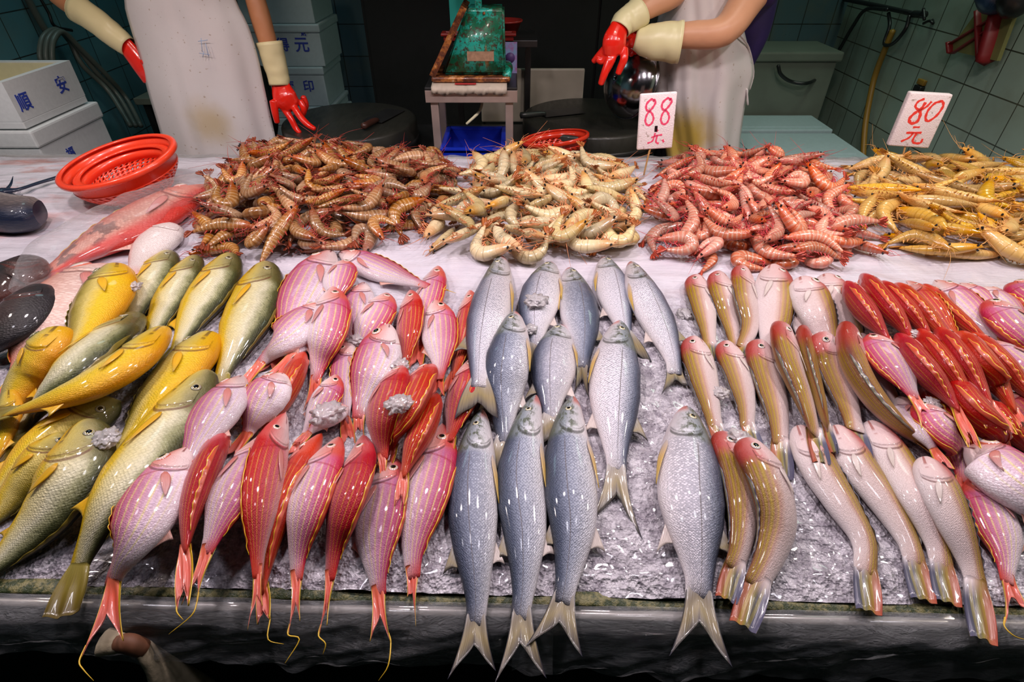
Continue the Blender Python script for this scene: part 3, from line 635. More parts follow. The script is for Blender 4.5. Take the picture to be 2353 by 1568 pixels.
# loose lumps of ice
def ice_lump(px, py, r, label, seed):
    p = at_z(px, py, float(hq(*at_z(px, py, T+.05)[:2]))+.004); p[2] = float(hq(p[0], p[1]))
    bm = bmesh.new()
    bmesh.ops.create_icosphere(bm, subdivisions=4, radius=r)
    for v in bm.verts:
        d = v.co.normalized(); q = mnoise.noise(d*2.6+Vector((seed, 0, 0)))*.45+mnoise.noise(d*6+Vector((0, seed, 0)))*.28+abs(mnoise.noise(d*13))*.12; v.co = d*r*(.80+q); v.co.z = v.co.z*.42+r*.12
    V = [(v.co.x+p[0], v.co.y+p[1], v.co.z+p[2]-r*.05) for v in bm.verts]; bm.verts.index_update(); F = [[v.index for v in f.verts] for f in bm.faces]; bm.free()
    tag(mk('ice_lump', V, F, M['iceclear'], loc=tuple(p), smooth=True), label, 'ice', kind='stuff')
g = G('clear_ice_lump'); n = g.noise(g.pos(), 90, 4); M['iceclear'] = g.out((.93, .88, .88), .12, 0, g.bump(n, .5, .003), .6, .4, trans=.6)

# cut fish pieces at the left edge
def cut_piece(pts, w, h, name, label, skin, flesh, k=.62):
    P = np.array([at_z(x, y, T+.03) for x, y in pts]); Q = catmull(P, 26); t = np.gradient(Q, axis=0); t /= np.linalg.norm(t, axis=1)[:, None]; s_ = np.cross(t, [0, 0, 1.]); s_ /= np.linalg.norm(s_, axis=1)[:, None]
    root = thing(name, tuple(Q[13]-np.array([0, 0, .03])), label, 'fish'); V = []; fu = []; fv = []
    for i in range(26):
        a = i/25; r = 1-.10*max(0, a-.85)/.15-.25*max(0, a-.95)/.05
        for j in range(24):
            q = 2*PI*j/24; c_, sn = math.cos(q), math.sin(q); c_ = math.copysign(abs(c_)**.75, c_); sn = math.copysign(abs(sn)**.8, sn)
            p = Q[i]+s_[i]*w*r*c_+np.array([0, 0, 1])*h*r*sn+np.array([0, 0, h-.03-.006]); V.append(p); fu.append(.4+.3*a); fv.append(abs((q+PI*1.3) % (2*PI)-PI)/PI)
    mk('body', V, grid_faces(26, 24, True), M[skin], root, dict(fu=fu, fv=fv))
    for k_, i in ((0, 25), (1, 0)):
        fl = M['bluek'] if i else flesh
        c0_ = Q[i]+np.array([0, 0, h-.036]); ring = V[i*24:(i+1)*24]; W_ = [c0_+(t[i]*.003 if i else -t[i]*.003)]+[c0_+(r_-c0_)*.55 for r_ in ring]+ring
        F = [(0, 1+j, 1+(j+1) % 24) for j in range(24)]+grid_faces(2, 24, True, 1); mk('cut_face', W_, F, fl, root)
    hstamp(Q[:, 0], Q[:, 1], Q[:, 2]+h)
M['flesh'] = plain('cut_fish_flesh', (.62, .30, .20), .3, 0, .3, 40, coat=.4)
cut_piece([(-90, 470), (-20, 492), (45, 502), (98, 497)], .075, .050, 'cut_fish_piece', 'blue-black cut fish section with a pale flesh face at the upper left edge', 'bluek', M['flesh'])
t = thing('fish_tail_piece', tuple(at_z(60, 432, T)), 'thin dark fish tail stalk poking out from under the red colander', 'fish tail')
b = MB(); b.tube([at_z(-60, 470, T+.014), at_z(-5, 442, T+.014), at_z(40, 436, T+.012), at_z(90, 420, T+.012), at_z(138, 406, T+.012)], [.030, .026, .011, .010, .012], 14, flat=.5, up=(0, 0, 1)); b.build('stalk', M['bluek'], t, attrs=dict(fu=[.5]*b.n, fv=[.2]*b.n))
b = MB(); b.tube([at_z(12, 438, T+.016), at_z(24, 424, T+.024), at_z(30, 405, T+.034)], [.010, .006, .001], 8, flat=.3); b.tube([at_z(20, 444, T+.012), at_z(42, 452, T+.010), at_z(52, 448, T+.010)], [.008, .006, .002], 8, flat=.3); b.build('finlet', M['bluek'], t, attrs=dict(fu=[.5]*b.n, fv=[.1]*b.n))
# ------------------------------------------------------------------ the fish, lowest first
# ---- left end: big pale bream, white bream, croakers
GRP_C = 'yellow croakers on ice'; GRP_B = 'striped threadfin bream in the middle heap'; GRP_T = 'silver fish in rows'; GRP_D = 'blunt-headed tilefish in rows'; GRP_R = 'red bream on the right'
def cr(pts, w, side, label, **k): k.setdefault('name', 'yellow_croaker'); return fish('croak', pts, w, side, label, group=GRP_C, **k)
def br(pts, w, side, label, **k):
    k.setdefault('skin', 'breamr' if k.get('roll', 0) > 25 else 'bream'); k.setdefault('group', GRP_B); k.setdefault('name', 'threadfin_bream'); return fish('bream', pts, w, side, label, **k)
def si(pts, w, side, label, **k): k.setdefault('dors', False); return fish('thread', pts, w, side, label, group=GRP_T, name='silver_mullet', **k)
def ti(pts, w, side, label, **k): return fish('tile', pts, w, side, label, group=GRP_D, name='tilefish', **k)
def rb(pts, w, side, label, **k): k.setdefault('group', GRP_R); return br(pts, w, side, label, **k)

fish('bream', [(262, 612), (190, 672), (112, 770), (48, 870)], 150, 'L', 'large pale pink bream lying under the gold croakers at the left end', skin='pinkb', name='sea_bream', tail=((-30, 930), (60, 960)), k=.42)
fish('croak', [(402, 524), (362, 556), (324, 598), (304, 632)], 78, 'L', 'small white bream with a bare pink tail behind the croakers', skin='whiteb', name='sea_bream', fins=False, tail=((285, 652), (312, 668)), eyes=False, dors=False)
fish('bream', [(490, 428), (400, 468), (285, 530), (170, 592), (95, 640)], 84, 'U', 'red and pink fish wrapped in clear plastic beside the red colander', skin='redw', name='wrapped_red_fish', tail=((40, 672), (80, 690)), k=.45, eyes=True, lift=.004)
fish('croak', [(66, 600), (40, 632), (0, 668), (-60, 705)], 100, 'U', 'dark brown fish end with a rounded tip at the left edge above the black fish', skin='dark', name='grouper', dors=False, eyes=False, fins=False, k=.5)
fish('croak', [(96, 662), (60, 712), (10, 770), (-60, 840)], 110, 'U', 'black finely scaled fish at the left edge below the dark brown one', skin='dark', name='grouper', dors=False, eyes=False, fins=False, k=.5)
cr([(390, 582), (356, 636), (322, 700), (292, 760)], 86, 'R', 'dark-backed croaker, leftmost head of the back croaker row', tail=((270, 800),))
cr([(450, 592), (412, 655), (368, 735), (335, 800)], 82, 'R', 'silvery olive croaker second in the back row, slimmer than its neighbours', tail=((318, 840),))
cr([(531, 588), (492, 658), (440, 740), (400, 812)], 98, 'R', 'olive croaker third in the back row beside the tall pale one', tail=((380, 850),))
cr([(612, 608), (588, 690), (545, 790), (503, 878)], 122, 'R', 'broad pale croaker at the right end of the back row, next to the pink bream', tail=((480, 930),))
cr([(142, 762), (98, 826), (46, 900), (0, 975)], 108, 'L', 'orange-bellied croaker lying on its back at the left edge under the raised gold tail', skin='croakg', tail=((-40, 1040),), roll=-20)
cr([(22, 900), (18, 955), (0, 1020), (-30, 1090)], 62, 'L', 'orange croaker head at the left edge below the long gold croaker', skin='croakg', roll=-20)
cr([(318, 726), (240, 792), (160, 862), (98, 930), (30, 1010)], 92, 'R', 'dark-backed croaker running under the long gold croaker', roll=15)
cr([(272, 925), (195, 965), (105, 1030), (20, 1110), (-50, 1170)], 112, 'L', 'croaker with an orange upturned throat behind the big dark croaker', skin='croakg', roll=-15)
cr([(150, 1000), (98, 1065), (30, 1150), (-40, 1220)], 112, 'R', 'yellow croaker at the left edge pressed against the big dark croaker', skin='croakg', roll=-10)
cr([(488, 770), (418, 852), (338, 955), (268, 1045)], 112, 'L', 'pale gold croaker turned throat up beside the large scaled one', skin='croakg', tail=((240, 1075),), roll=-12)
cr([(268, 616), (238, 690), (196, 768), (166, 815)], 118, 'L', 'bright gold croaker lying on top with its ragged tail down', skin='croakg', tail=((118, 862), (190, 824)), notch=.95, roll=-8)
cr([(378, 758), (300, 832), (200, 890), (95, 928), (10, 952)], 88, 'U', 'long slim gold croaker lying across the others to the left edge', skin='croakg', tail=((-40, 962),), roll=-15)
cr([(205, 968), (180, 1060), (105, 1185), (10, 1282), (-70, 1340)], 146, 'R', 'biggest dark green croaker at the bottom left corner', k=.5)
cr([(478, 856), (420, 945), (335, 1055), (250, 1165), (196, 1270), (172, 1335)], 132, 'R', 'large scaled croaker with a gold side fin, tail curling over the counter front', tail=((140, 1412),))

# ---- middle heap of threadfin bream
br([(762, 576), (716, 650), (672, 735), (640, 800)], 104, 'L', 'broad pink bream, topmost left of the heap beside the pale croaker', roll=5)
br([(792, 600), (778, 650), (770, 700)], 70, 'R', 'pink bream mostly hidden under the crosswise one')
br([(1006, 612), (990, 665), (972, 740), (962, 800)], 66, 'R', 'pink bream whose head sticks up behind the crosswise tail', roll=15)
br([(836, 650), (822, 705), (812, 765), (806, 810)], 76, 'L', 'pale pink bream with a white belly under the crosswise bream', roll=-5)
br([(888, 675), (866, 722), (838, 780), (822, 825)], 78, 'R', 'white-cheeked bream behind the striped silver-pink one', roll=0)
br([(942, 668), (942, 735), (935, 805), (924, 852)], 62, 'R', 'upright red bream between the white-cheeked and the orange-tailed one', roll=30)
br([(1079, 668), (1073, 735), (1058, 815), (1038, 872)], 58, 'R', 'red bream next to the silver fish, upper one at the heap edge', roll=35)
br([(802, 782), (796, 850), (790, 918), (796, 975)], 68, 'L', 'mauve bream with a pink face left of the striped silver-pink one', roll=0)
br([(698, 808), (668, 880), (628, 955), (596, 1010)], 52, 'R', 'narrow red bream seen from above right of the flat mauve pair', roll=60)
br([(772, 862), (740, 935), (696, 1010)], 66, 'R', 'purple-pink bream wedged under the ice lump')
br([(800, 935), (748, 962), (706, 1000)], 50, 'U', 'short visible bit of pink striped bream under the ice lump, head to the right')
br([(430, 1030), (378, 1110), (316, 1225), (272, 1310), (254, 1352)], 128, 'L', 'largest mauve striped bream at the lower left with a long split tail', tail=((182, 1520), (285, 1475)), fil=('A', [(192, 1540), (215, 1565)]), roll=0)
br([(522, 990), (472, 1080), (438, 1180), (424, 1275)], 62, 'R', 'narrow red bream seen from above, right of the largest mauve one', roll=60, tail=((420, 1400),), fil=('A', [(421, 1425)]))
br([(606, 1000), (560, 1090), (508, 1195), (472, 1275)], 96, 'R', 'silvery striped bream whose thread tail curls left over the rail', roll=8, tail=((416, 1390), (452, 1385)), fil=('B', [(440, 1415), (388, 1458)]))
br([(905, 1052), (884, 1140), (868, 1240), (868, 1325), (873, 1370)], 108, 'R', 'striped bream with hidden head at the front, second from the silver fish', roll=12, tail=((850, 1475), (898, 1478)), fil=('B', [(892, 1530), (870, 1565)]))
br([(1016, 976), (996, 1060), (968, 1170), (950, 1270), (950, 1330)], 112, 'R', 'striped red-headed bream at the front right of the heap, nearest the silver fish', roll=12, tail=((936, 1372), (956, 1442)))
br([(738, 998), (678, 1095), (632, 1200), (610, 1300), (602, 1370)], 66, 'R', 'slim red bream seen from above with a hooked yellow thread tail', roll=58, tail=((606, 1430),), fil=('A', [(616, 1470), (652, 1481)]))
br([(650, 860), (600, 930), (566, 1005)], 96, 'L', 'flat mauve bream with fanned coral tail, right of the broad mauve one', roll=0, tail=((492, 1062), (530, 1082)))
br([(556, 865), (496, 950), (450, 1025), (424, 1080)], 96, 'L', 'broad mauve bream whose coral tail lies on the largest one', roll=0, tail=((378, 1140), (408, 1135)))
br([(1000, 905), (975, 975), (945, 1045), (925, 1100)], 62, 'R', 'red bream seen from above leaning under the orange tail', roll=58, tail=((918, 1165),))
br([(985, 842), (955, 900), (925, 970), (900, 1030)], 70, 'R', 'red bream with a wavy yellow back line beside the ice lump', roll=45)
br([(918, 842), (896, 900), (878, 975), (880, 1060)], 78, 'R', 'orange-red bream with its tail hanging to the front right of centre', roll=30, tail=((872, 1130), (892, 1152)))
br([(1082, 826), (1070, 890), (1052, 955), (1032, 1015)], 78, 'R', 'red bream next to the silver fish, lower one at the heap edge', roll=30)
br([(656, 950), (624, 1040), (600, 1145), (592, 1255), (592, 1330)], 90, 'L', 'red-headed bream with one eye showing in front, tail left of the hooked thread', roll=48, tail=((568, 1448), (604, 1395)))
br([(1000, 690), (1010, 755), (1014, 825), (1008, 872)], 84, 'R', 'plump striped bream with an orange tail beside the heap edge pair', roll=5, tail=((986, 922), (1022, 912)))
br([(893, 746), (868, 825), (836, 910), (822, 962)], 102, 'L', 'striped silver-pink bream lying on top in the centre of the heap', roll=0, tail=((806, 1015), (838, 1008)))
br([(778, 1006), (738, 1080), (704, 1180), (686, 1275), (682, 1338)], 86, 'R', 'red-faced bream, left one of the two side by side at the front', roll=20, tail=((662, 1460), (690, 1430)), fil=('B', [(688, 1470), (655, 1525)]))
br([(834, 1002), (820, 1080), (788, 1180), (766, 1280), (758, 1338)], 82, 'R', 'red-faced bream, right one of the two side by side at the front', roll=34, tail=((732, 1462), (752, 1440)), fil=('B', [(748, 1480), (742, 1505)]))
br([(742, 745), (706, 785), (672, 815)], 74, 'U', 'bream with a wide coral tail under the slanting pink one', tail=((558, 902), (632, 908)))
br([(752, 702), (695, 745), (640, 795), (592, 842)], 84, 'U', 'slanting mauve bream whose coral tail points to the lower left', roll=0, tail=((515, 905), (560, 905)))
br([(764, 660), (757, 735), (738, 820), (722, 882)], 92, 'R', 'pink-headed bream lying on top at upper left of the heap', roll=5, tail=((696, 945), (742, 928)))
br([(780, 580), (852, 612), (930, 642), (984, 658)], 62, 'U', 'pale bream lying crosswise at the top of the heap', roll=10, tail=((1008, 676), (1030, 668)), fil=('B', [(1048, 674)]))

# ---- silver rows
si([(1153, 590), (1140, 655), (1122, 735), (1106, 815), (1100, 890)], 98, 'L', 'silver fish at the left of the back row, next to the red bream')
si([(1266, 606), (1246, 665), (1232, 735), (1232, 800)], 98, 'L', 'silver fish second in the back row with a yellow side fin')
si([(1308, 618), (1326, 690), (1338, 770), (1338, 845)], 92, 'R', 'silver fish third in the back row, pressed to its neighbour', tail=((1318, 908), (1354, 918)), skin='threadd')
si([(1389, 594), (1406, 655), (1425, 725), (1440, 775)], 84, 'R', 'silver fish fourth in the back row, a dark hair across its side')
si([(1449, 604), (1482, 680), (1520, 760), (1545, 825), (1550, 860)], 84, 'R', 'silver fish at the right of the back row beside the bare ice', tail=((1520, 906), (1582, 888)))
si([(1288, 750), (1275, 815), (1268, 890), (1266, 965)], 108, 'L', 'silver fish in the middle of the second row')
si([(1183, 719), (1172, 795), (1160, 880), (1158, 960), (1162, 1020)], 104, 'L', 'silver fish at the left of the second row, next to the red bream', skin='threadd')
si([(1107, 944), (1094, 1030), (1086, 1140), (1090, 1260), (1096, 1370), (1092, 1440)], 116, 'L', 'blue-grey silver fish at the left of the front row', tail=((1028, 1562), (1140, 1545)), skin='threadd')
si([(1231, 911), (1208, 1000), (1196, 1110), (1206, 1230), (1204, 1345), (1194, 1425)], 114, 'L', 'silver fish in the middle of the front row, its tail crossed by another', tail=((1135, 1575), (1256, 1562)), skin='threadd')
si([(1317, 914), (1306, 1000), (1310, 1110), (1316, 1220), (1304, 1325), (1292, 1388)], 122, 'L', 'silver fish at the right of the front trio with a black-tipped tail', tail=((1205, 1490), (1338, 1512)), skin='threadd')
si([(1424, 740), (1416, 830), (1412, 920), (1414, 1010), (1418, 1085)], 120, 'R', 'silver fish at the right of the second row with a spread yellow and dark tail', tail=((1354, 1205), (1476, 1242)))
si([(1577, 937), (1582, 1025), (1586, 1130), (1598, 1240), (1606, 1330), (1604, 1375)], 150, 'R', 'broadest silver fish, lying alone on the ice in front', tail=((1538, 1508), (1682, 1536)))

# ---- tilefish
ti([(1600, 638), (1611, 690), (1624, 750), (1632, 795)], 64, 'L', 'tilefish with a pink face, leftmost of the back row', tail=((1636, 828),))
ti([(1651, 630), (1664, 690), (1683, 760), (1692, 800)], 62, 'L', 'tilefish with a red gill spot, second of the back row')
ti([(1815, 690), (1832, 725), (1846, 775)], 60, 'R', 'white-bellied tilefish wedged low between the two broad ones', eyes=False)
ti([(1776, 618), (1780, 690), (1776, 770), (1768, 830)], 92, 'R', 'broadest white tilefish at the centre of the back row')
ti([(1896, 640), (1926, 698), (1955, 760), (1965, 800)], 80, 'R', 'white tilefish at the right of the back row beside the red bream')
ti([(1843, 648), (1868, 700), (1896, 768), (1905, 812)], 90, 'R', 'white tilefish second from the right of the back row')
ti([(1706, 618), (1712, 685), (1722, 750), (1706, 800)], 60, 'L', 'olive-backed tilefish with a blue-grey tail lying on the back row', roll=18, tail=((1698, 838),))
ti([(1976, 772), (2002, 840), (2042, 910), (2075, 955)], 62, 'R', 'pale silver tilefish beneath the long curved dark-backed one', eyes=False)
ti([(1594, 780), (1609, 845), (1628, 920), (1645, 985)], 74, 'L', 'tilefish beside the bare ice, leftmost of the middle row', tail=((1668, 1034),))
ti([(1668, 790), (1694, 858), (1713, 930), (1718, 985)], 66, 'L', 'tilefish second from the left of the middle row, tail over the front pair', tail=((1738, 1038),))
ti([(1744, 788), (1762, 865), (1784, 950), (1795, 1025)], 74, 'L', 'tilefish third of the middle row with its tail hanging free', roll=14, tail=((1800, 1100),))
ti([(1834, 985), (1882, 1075), (1938, 1165), (1984, 1245), (1988, 1320)], 88, 'R', 'white-bellied tilefish in front, leftmost of the four leaning right', tail=((1996, 1408),), eyes=False)
ti([(1918, 985), (1970, 1070), (2036, 1160), (2086, 1245), (2104, 1300)], 86, 'R', 'white-bellied tilefish in front, second of the four leaning right', tail=((2122, 1382),), eyes=False)
ti([(1996, 975), (2048, 1050), (2108, 1148), (2150, 1245), (2166, 1310)], 86, 'R', 'white-bellied tilefish in front, third of the four leaning right', tail=((2178, 1388),), eyes=False)
ti([(2122, 1058), (2168, 1145), (2214, 1255), (2246, 1350)], 88, 'R', 'white-bellied tilefish in front, last of the four, tail over the rail', tail=((2260, 1475),), eyes=False)
ti([(1844, 758), (1860, 845), (1884, 925), (1902, 990)], 44, 'L', 'thin tilefish seen from above between two others of the middle row', roll=78, tail=((1918, 1042),))
ti([(1796, 750), (1812, 830), (1846, 920), (1876, 1005)], 62, 'L', 'olive-backed tilefish with one eye up in the middle row', roll=42, tail=((1888, 1066),))
ti([(1894, 772), (1914, 845), (1944, 925), (1966, 990)], 76, 'L', 'pink-cheeked tilefish in the middle row with a blue-grey and yellow tail', roll=5, tail=((1982, 1052),))
ti([(1946, 754), (1962, 835), (2008, 915), (2072, 982), (2128, 1022)], 62, 'L', 'long curved tilefish with a dark back sweeping to the right', roll=62, tail=((2166, 1050),))
ti([(1660, 1000), (1690, 1080), (1705, 1170), (1700, 1255), (1686, 1310)], 80, 'L', 'olive tilefish in front, left one of the close pair beside the broad silver fish', roll=30, tail=((1668, 1380),))
ti([(1714, 1016), (1758, 1090), (1784, 1190), (1768, 1275), (1735, 1350)], 98, 'L', 'big olive tilefish in front, right one of the close pair', roll=20, tail=((1706, 1442),))

# ---- right: red bream
rb([(2336, 655), (2400, 700), (2460, 750)], 72, 'U', 'pink bream head at the right edge by the back of the red fish', group=GRP_R)
rb([(2256, 662), (2312, 706), (2366, 756)], 52, 'R', 'pinkish bream behind the silver-cheeked one at the right')
rb([(2205, 652), (2262, 700), (2315, 748)], 54, 'R', 'dark red bream behind the wide striped one, partly hidden', roll=20)
rb([(2262, 786), (2312, 826), (2368, 872), (2420, 915)], 78, 'U', 'silver-pink striped bream near the right edge under red tails')
rb([(2275, 930), (2330, 995), (2380, 1050)], 56, 'L', 'red bream low at the right edge', roll=50)
rb([(2312, 902), (2366, 955), (2420, 1010)], 62, 'R', 'red bream with one eye at the right edge above the largest bream', roll=40)
rb([(2067, 912), (2108, 975), (2150, 1040)], 64, 'R', 'pink bream buried beneath the coral-tailed one')
rb([(2120, 892), (2168, 950), (2220, 1010), (2260, 1060)], 60, 'L', 'dark red bream seen from above with its head beside the coral tail', roll=50)
rb([(2183, 873), (2240, 945), (2292, 1008), (2330, 1060)], 66, 'L', 'broad red bream behind the largest bream', roll=50)
rb([(2228, 768), (2290, 825), (2350, 890), (2400, 940)], 52, 'L', 'red bream rightmost of the second red row', roll=55)
rb([(2202, 767), (2252, 828), (2302, 898), (2335, 950)], 56, 'L', 'red bream fourth in the second red row', roll=58)
rb([(2150, 756), (2202, 820), (2250, 888), (2280, 935)], 54, 'L', 'red bream third in the second red row with an orange tail', roll=58, tail=((2325, 1000),))
rb([(2105, 760), (2152, 818), (2202, 880), (2243, 930)], 52, 'L', 'red bream second in the second red row', roll=60, tail=((2278, 985),))
rb([(2060, 772), (2112, 838), (2168, 900), (2206, 950)], 56, 'L', 'red bream leftmost of the second red row', roll=58, tail=((2240, 1030),))
rb([(2148, 645), (2210, 698), (2268, 752), (2312, 785)], 66, 'R', 'wide red striped bream in the back row running to the right edge', roll=22, tail=((2358, 835),))
rb([(2122, 656), (2172, 715), (2232, 762), (2285, 795)], 48, 'L', 'red bream sixth in the back red row', roll=55, tail=((2340, 850),))
rb([(2083, 646), (2132, 698), (2182, 758), (2205, 790)], 50, 'R', 'red bream fifth in the back red row, one dark eye showing', roll=42, tail=((2232, 830),))
rb([(2056, 655), (2105, 705), (2158, 758), (2192, 792)], 46, 'L', 'red bream fourth in the back red row', roll=60, tail=((2226, 838),), fil=('A', [(2218, 870)]))
rb([(2020, 652), (2070, 700), (2118, 750), (2142, 782)], 48, 'L', 'red bream third in the back red row', roll=60, tail=((2155, 815),), fil=('A', [(2158, 835)]))
rb([(1979, 634), (2028, 695), (2075, 750), (2098, 790)], 52, 'L', 'red bream second in the back red row, standing above the first', roll=60, tail=((2118, 828),), fil=('A', [(2130, 860)]))
rb([(1944, 652), (1974, 698), (2018, 752), (2045, 785)], 48, 'L', 'red bream first in the back red row, next to the white tilefish', roll=58, tail=((2062, 815),), fil=('A', [(2070, 830)]))
rb([(2279, 690), (2318, 738), (2366, 790), (2410, 835)], 78, 'L', 'silver-cheeked bream with a large eye at the right edge')
rb([(2112, 922), (2158, 980), (2200, 1045), (2212, 1108)], 76, 'L', 'striped bream with a fiery coral tail lying on the white tilefish', tail=((2180, 1180), (2236, 1165)), fil=('A', [(2182, 1210), (2195, 1240)]))
rb([(2000, 768), (2044, 828), (2080, 882), (2104, 918)], 76, 'L', 'pale mauve bream beside the curved tilefish, its tail on the next bream', tail=((2118, 985), (2155, 965)))
rb([(2236, 1098), (2276, 1180), (2308, 1275), (2314, 1340)], 86, 'L', 'striped red bream in the lower right corner with a split tail', tail=((2308, 1440), (2362, 1402)), fil=('A', [(2330, 1462), (2360, 1472)]))
rb([(2216, 1030), (2290, 1072), (2372, 1145), (2440, 1225)], 122, 'U', 'largest bream at the right edge, its blunt head turned left', tail=None)

# clear bag round the red fish, crumpled and open towards the lower left
def bag():
    C = [(505, 424, .030), (490, 430, .045), (430, 458, .066), (360, 490, .082), (285, 530, .086), (215, 566, .080), (150, 604, .074), (100, 648, .052), (78, 668, .034), (60, 690, .020)]
    P = catmull([(*at_z(x, y, T+.03), r) for x, y, r in C], 70); V = []; seg = 44; t = np.gradient(P[:, :3], axis=0); t /= np.linalg.norm(t, axis=1)[:, None]
    for i in range(70):
        s_ = np.cross(t[i], [0, 0, 1.]); s_ /= np.linalg.norm(s_); r = P[i, 3]
        for j in range(seg):
            q = 2*PI*j/seg; n_ = 1+.16*mnoise.noise(Vector((i*.16, math.cos(q)*2.2, math.sin(q)*2.2)))+.07*abs(mnoise.noise(Vector((i*.10, q*5, 9))))*2
            z = max(-.52, math.sin(q)*.62)*r*n_; V.append(P[i, :3]+s_*math.cos(q)*r*n_+np.array([0, 0, z+.030]))
    return mk('plastic_bag', V, grid_faces(70, seg, True), M['filmb'], loc=tuple(P[35, :3]))
tag(bag(), 'clear crumpled plastic bag around the red fish beside the colander', 'plastic bag')
for px, py, r, lab in ((752, 950, .032, 'ice lump beneath the centre pink bream tail'), (916, 930, .026, 'ice lump on the red bream right of the centre'), (920, 835, .022, 'small ice lump below the upright red bream'), (808, 738, .022, 'ice lump by the white-cheeked bream'), (1232, 690, .030, 'ice lump between the two back silver fish'), (1668, 780, .0, ''), (1700, 1000, .022, 'ice lump over the tilefish tails by the front pair'), (1578, 720, .026, 'ice lump left of the tilefish back row'), (1655, 900, .020, 'ice lump between two middle-row tilefish'), (238, 1000, .026, 'ice lump beside the orange-throated croaker'), (2110, 757, .014, 'small ice lump on the red bream tails'), (2172, 882, .016, 'small ice lump on the broad red bream head'), (1218, 765, .02, 'ice lump at the shoulder of the second-row silver fish'), (330, 705, .02, 'ice lump behind the long dark croaker')):
    if r > 0: ice_lump(px, py, r, lab, int(px))
# ------------------------------------------------------------------ prawns
def m_prawn(name, base, band, dark, head, bandw):
    g = G(name); u = g.attr('fu'); v = g.attr('fv'); r = g.rnd()
    nz = g.noise(g.xyz(g.m('MULTIPLY', u, 14.), g.m('MULTIPLY', v, 4.), g.m('MULTIPLY', r, 50.)), 1, 4, .6)
    c = g.mix(g.m('ADD', g.m('MULTIPLY', nz, .8), .05), base, tuple(min(1, x*1.35) for x in base))
    b = g.m('COSINE', g.m('ADD', g.m('MULTIPLY', u, 2*PI*15.5), g.m('MULTIPLY', nz, 3.0)))
    c = g.mix(g.m('MULTIPLY', g.step(b, .1, .8), bandw), c, band)
    c = g.mix(g.m('MULTIPLY', g.m('SUBTRACT', 1.0, g.step(v, .0, .35)), .55), c, dark)
    seg = g.m('SUBTRACT', 1.0, g.step(g.m('ABSOLUTE', g.m('SUBTRACT', g.m('FRACT', g.m('MULTIPLY', g.m('SUBTRACT', u, .36), 11.5)), .5)), .02, .12))
    c = g.mix(g.m('MULTIPLY', g.m('MULTIPLY', seg, .45), g.step(u, .36, .38)), c, dark)
    c = g.mix(g.m('MULTIPLY', g.m('SUBTRACT', 1.0, g.step(g.m('ADD', u, g.m('MULTIPLY', nz, .15)), .18, .42)), .75), c, head)
    c = g.mix(g.m('MULTIPLY', g.step(u, .90, 1.0), .7), c, head)
    hsv = g.n('ShaderNodeHueSaturation'); g.put(hsv.inputs['Color'], c); g.put(hsv.inputs['Value'], g.m('ADD', .70, g.m('MULTIPLY', r, .6))); g.put(hsv.inputs['Saturation'], g.m('ADD', .85, g.m('MULTIPLY', g.m('FRACT', g.m('MULTIPLY', r, 7.3)), .3)))
    return g.out(hsv.outputs[0], .22, 0, g.bump(g.m('ADD', nz, g.m('MULTIPLY', seg, -.5)), .5, .0018), .5, .5, .05)
KIND = {
 'tiger': dict(name='brown_striped_prawn', body=m_prawn('brown_banded_shell', (.33, .155, .055), (.60, .40, .22), (.10, .028, .010), (.32, .055, .018), .55), leg=plain('dark_red_prawn_legs', (.42, .045, .03), .3), tail=plain('brown_red_tail_fan', (.26, .05, .02), .25), word='brown banded prawn'),
 'grey': dict(name='pale_grey_prawn', body=m_prawn('pale_grey_shell', (.58, .46, .24), (.68, .60, .38), (.22, .13, .04), (.56, .24, .05), .25), leg=plain('orange_prawn_legs', (.72, .26, .10), .3), tail=plain('orange_brown_tail_fan', (.42, .12, .03), .25), word='pale grey-yellow prawn'),
 'pink': dict(name='pink_striped_prawn', body=m_prawn('pink_banded_shell', (.56, .20, .12), (.66, .48, .36), (.40, .055, .025), (.58, .12, .06), .6), leg=plain('crimson_prawn_legs', (.62, .05, .06), .3), tail=plain('crimson_tail_fan', (.50, .07, .04), .25), word='pink banded prawn'),
 'gold': dict(name='yellow_prawn', body=m_prawn('yellow_shell', (.60, .36, .09), (.68, .48, .18), (.34, .17, .02), (.66, .28, .025), .2), leg=plain('pale_orange_prawn_legs', (.74, .38, .12), .3), tail=plain('yellow_orange_tail_fan', (.55, .22, .03), .25), word='yellow prawn')}
M['pr_eye'] = plain('black_prawn_eye', (.006, .006, .008), .1)
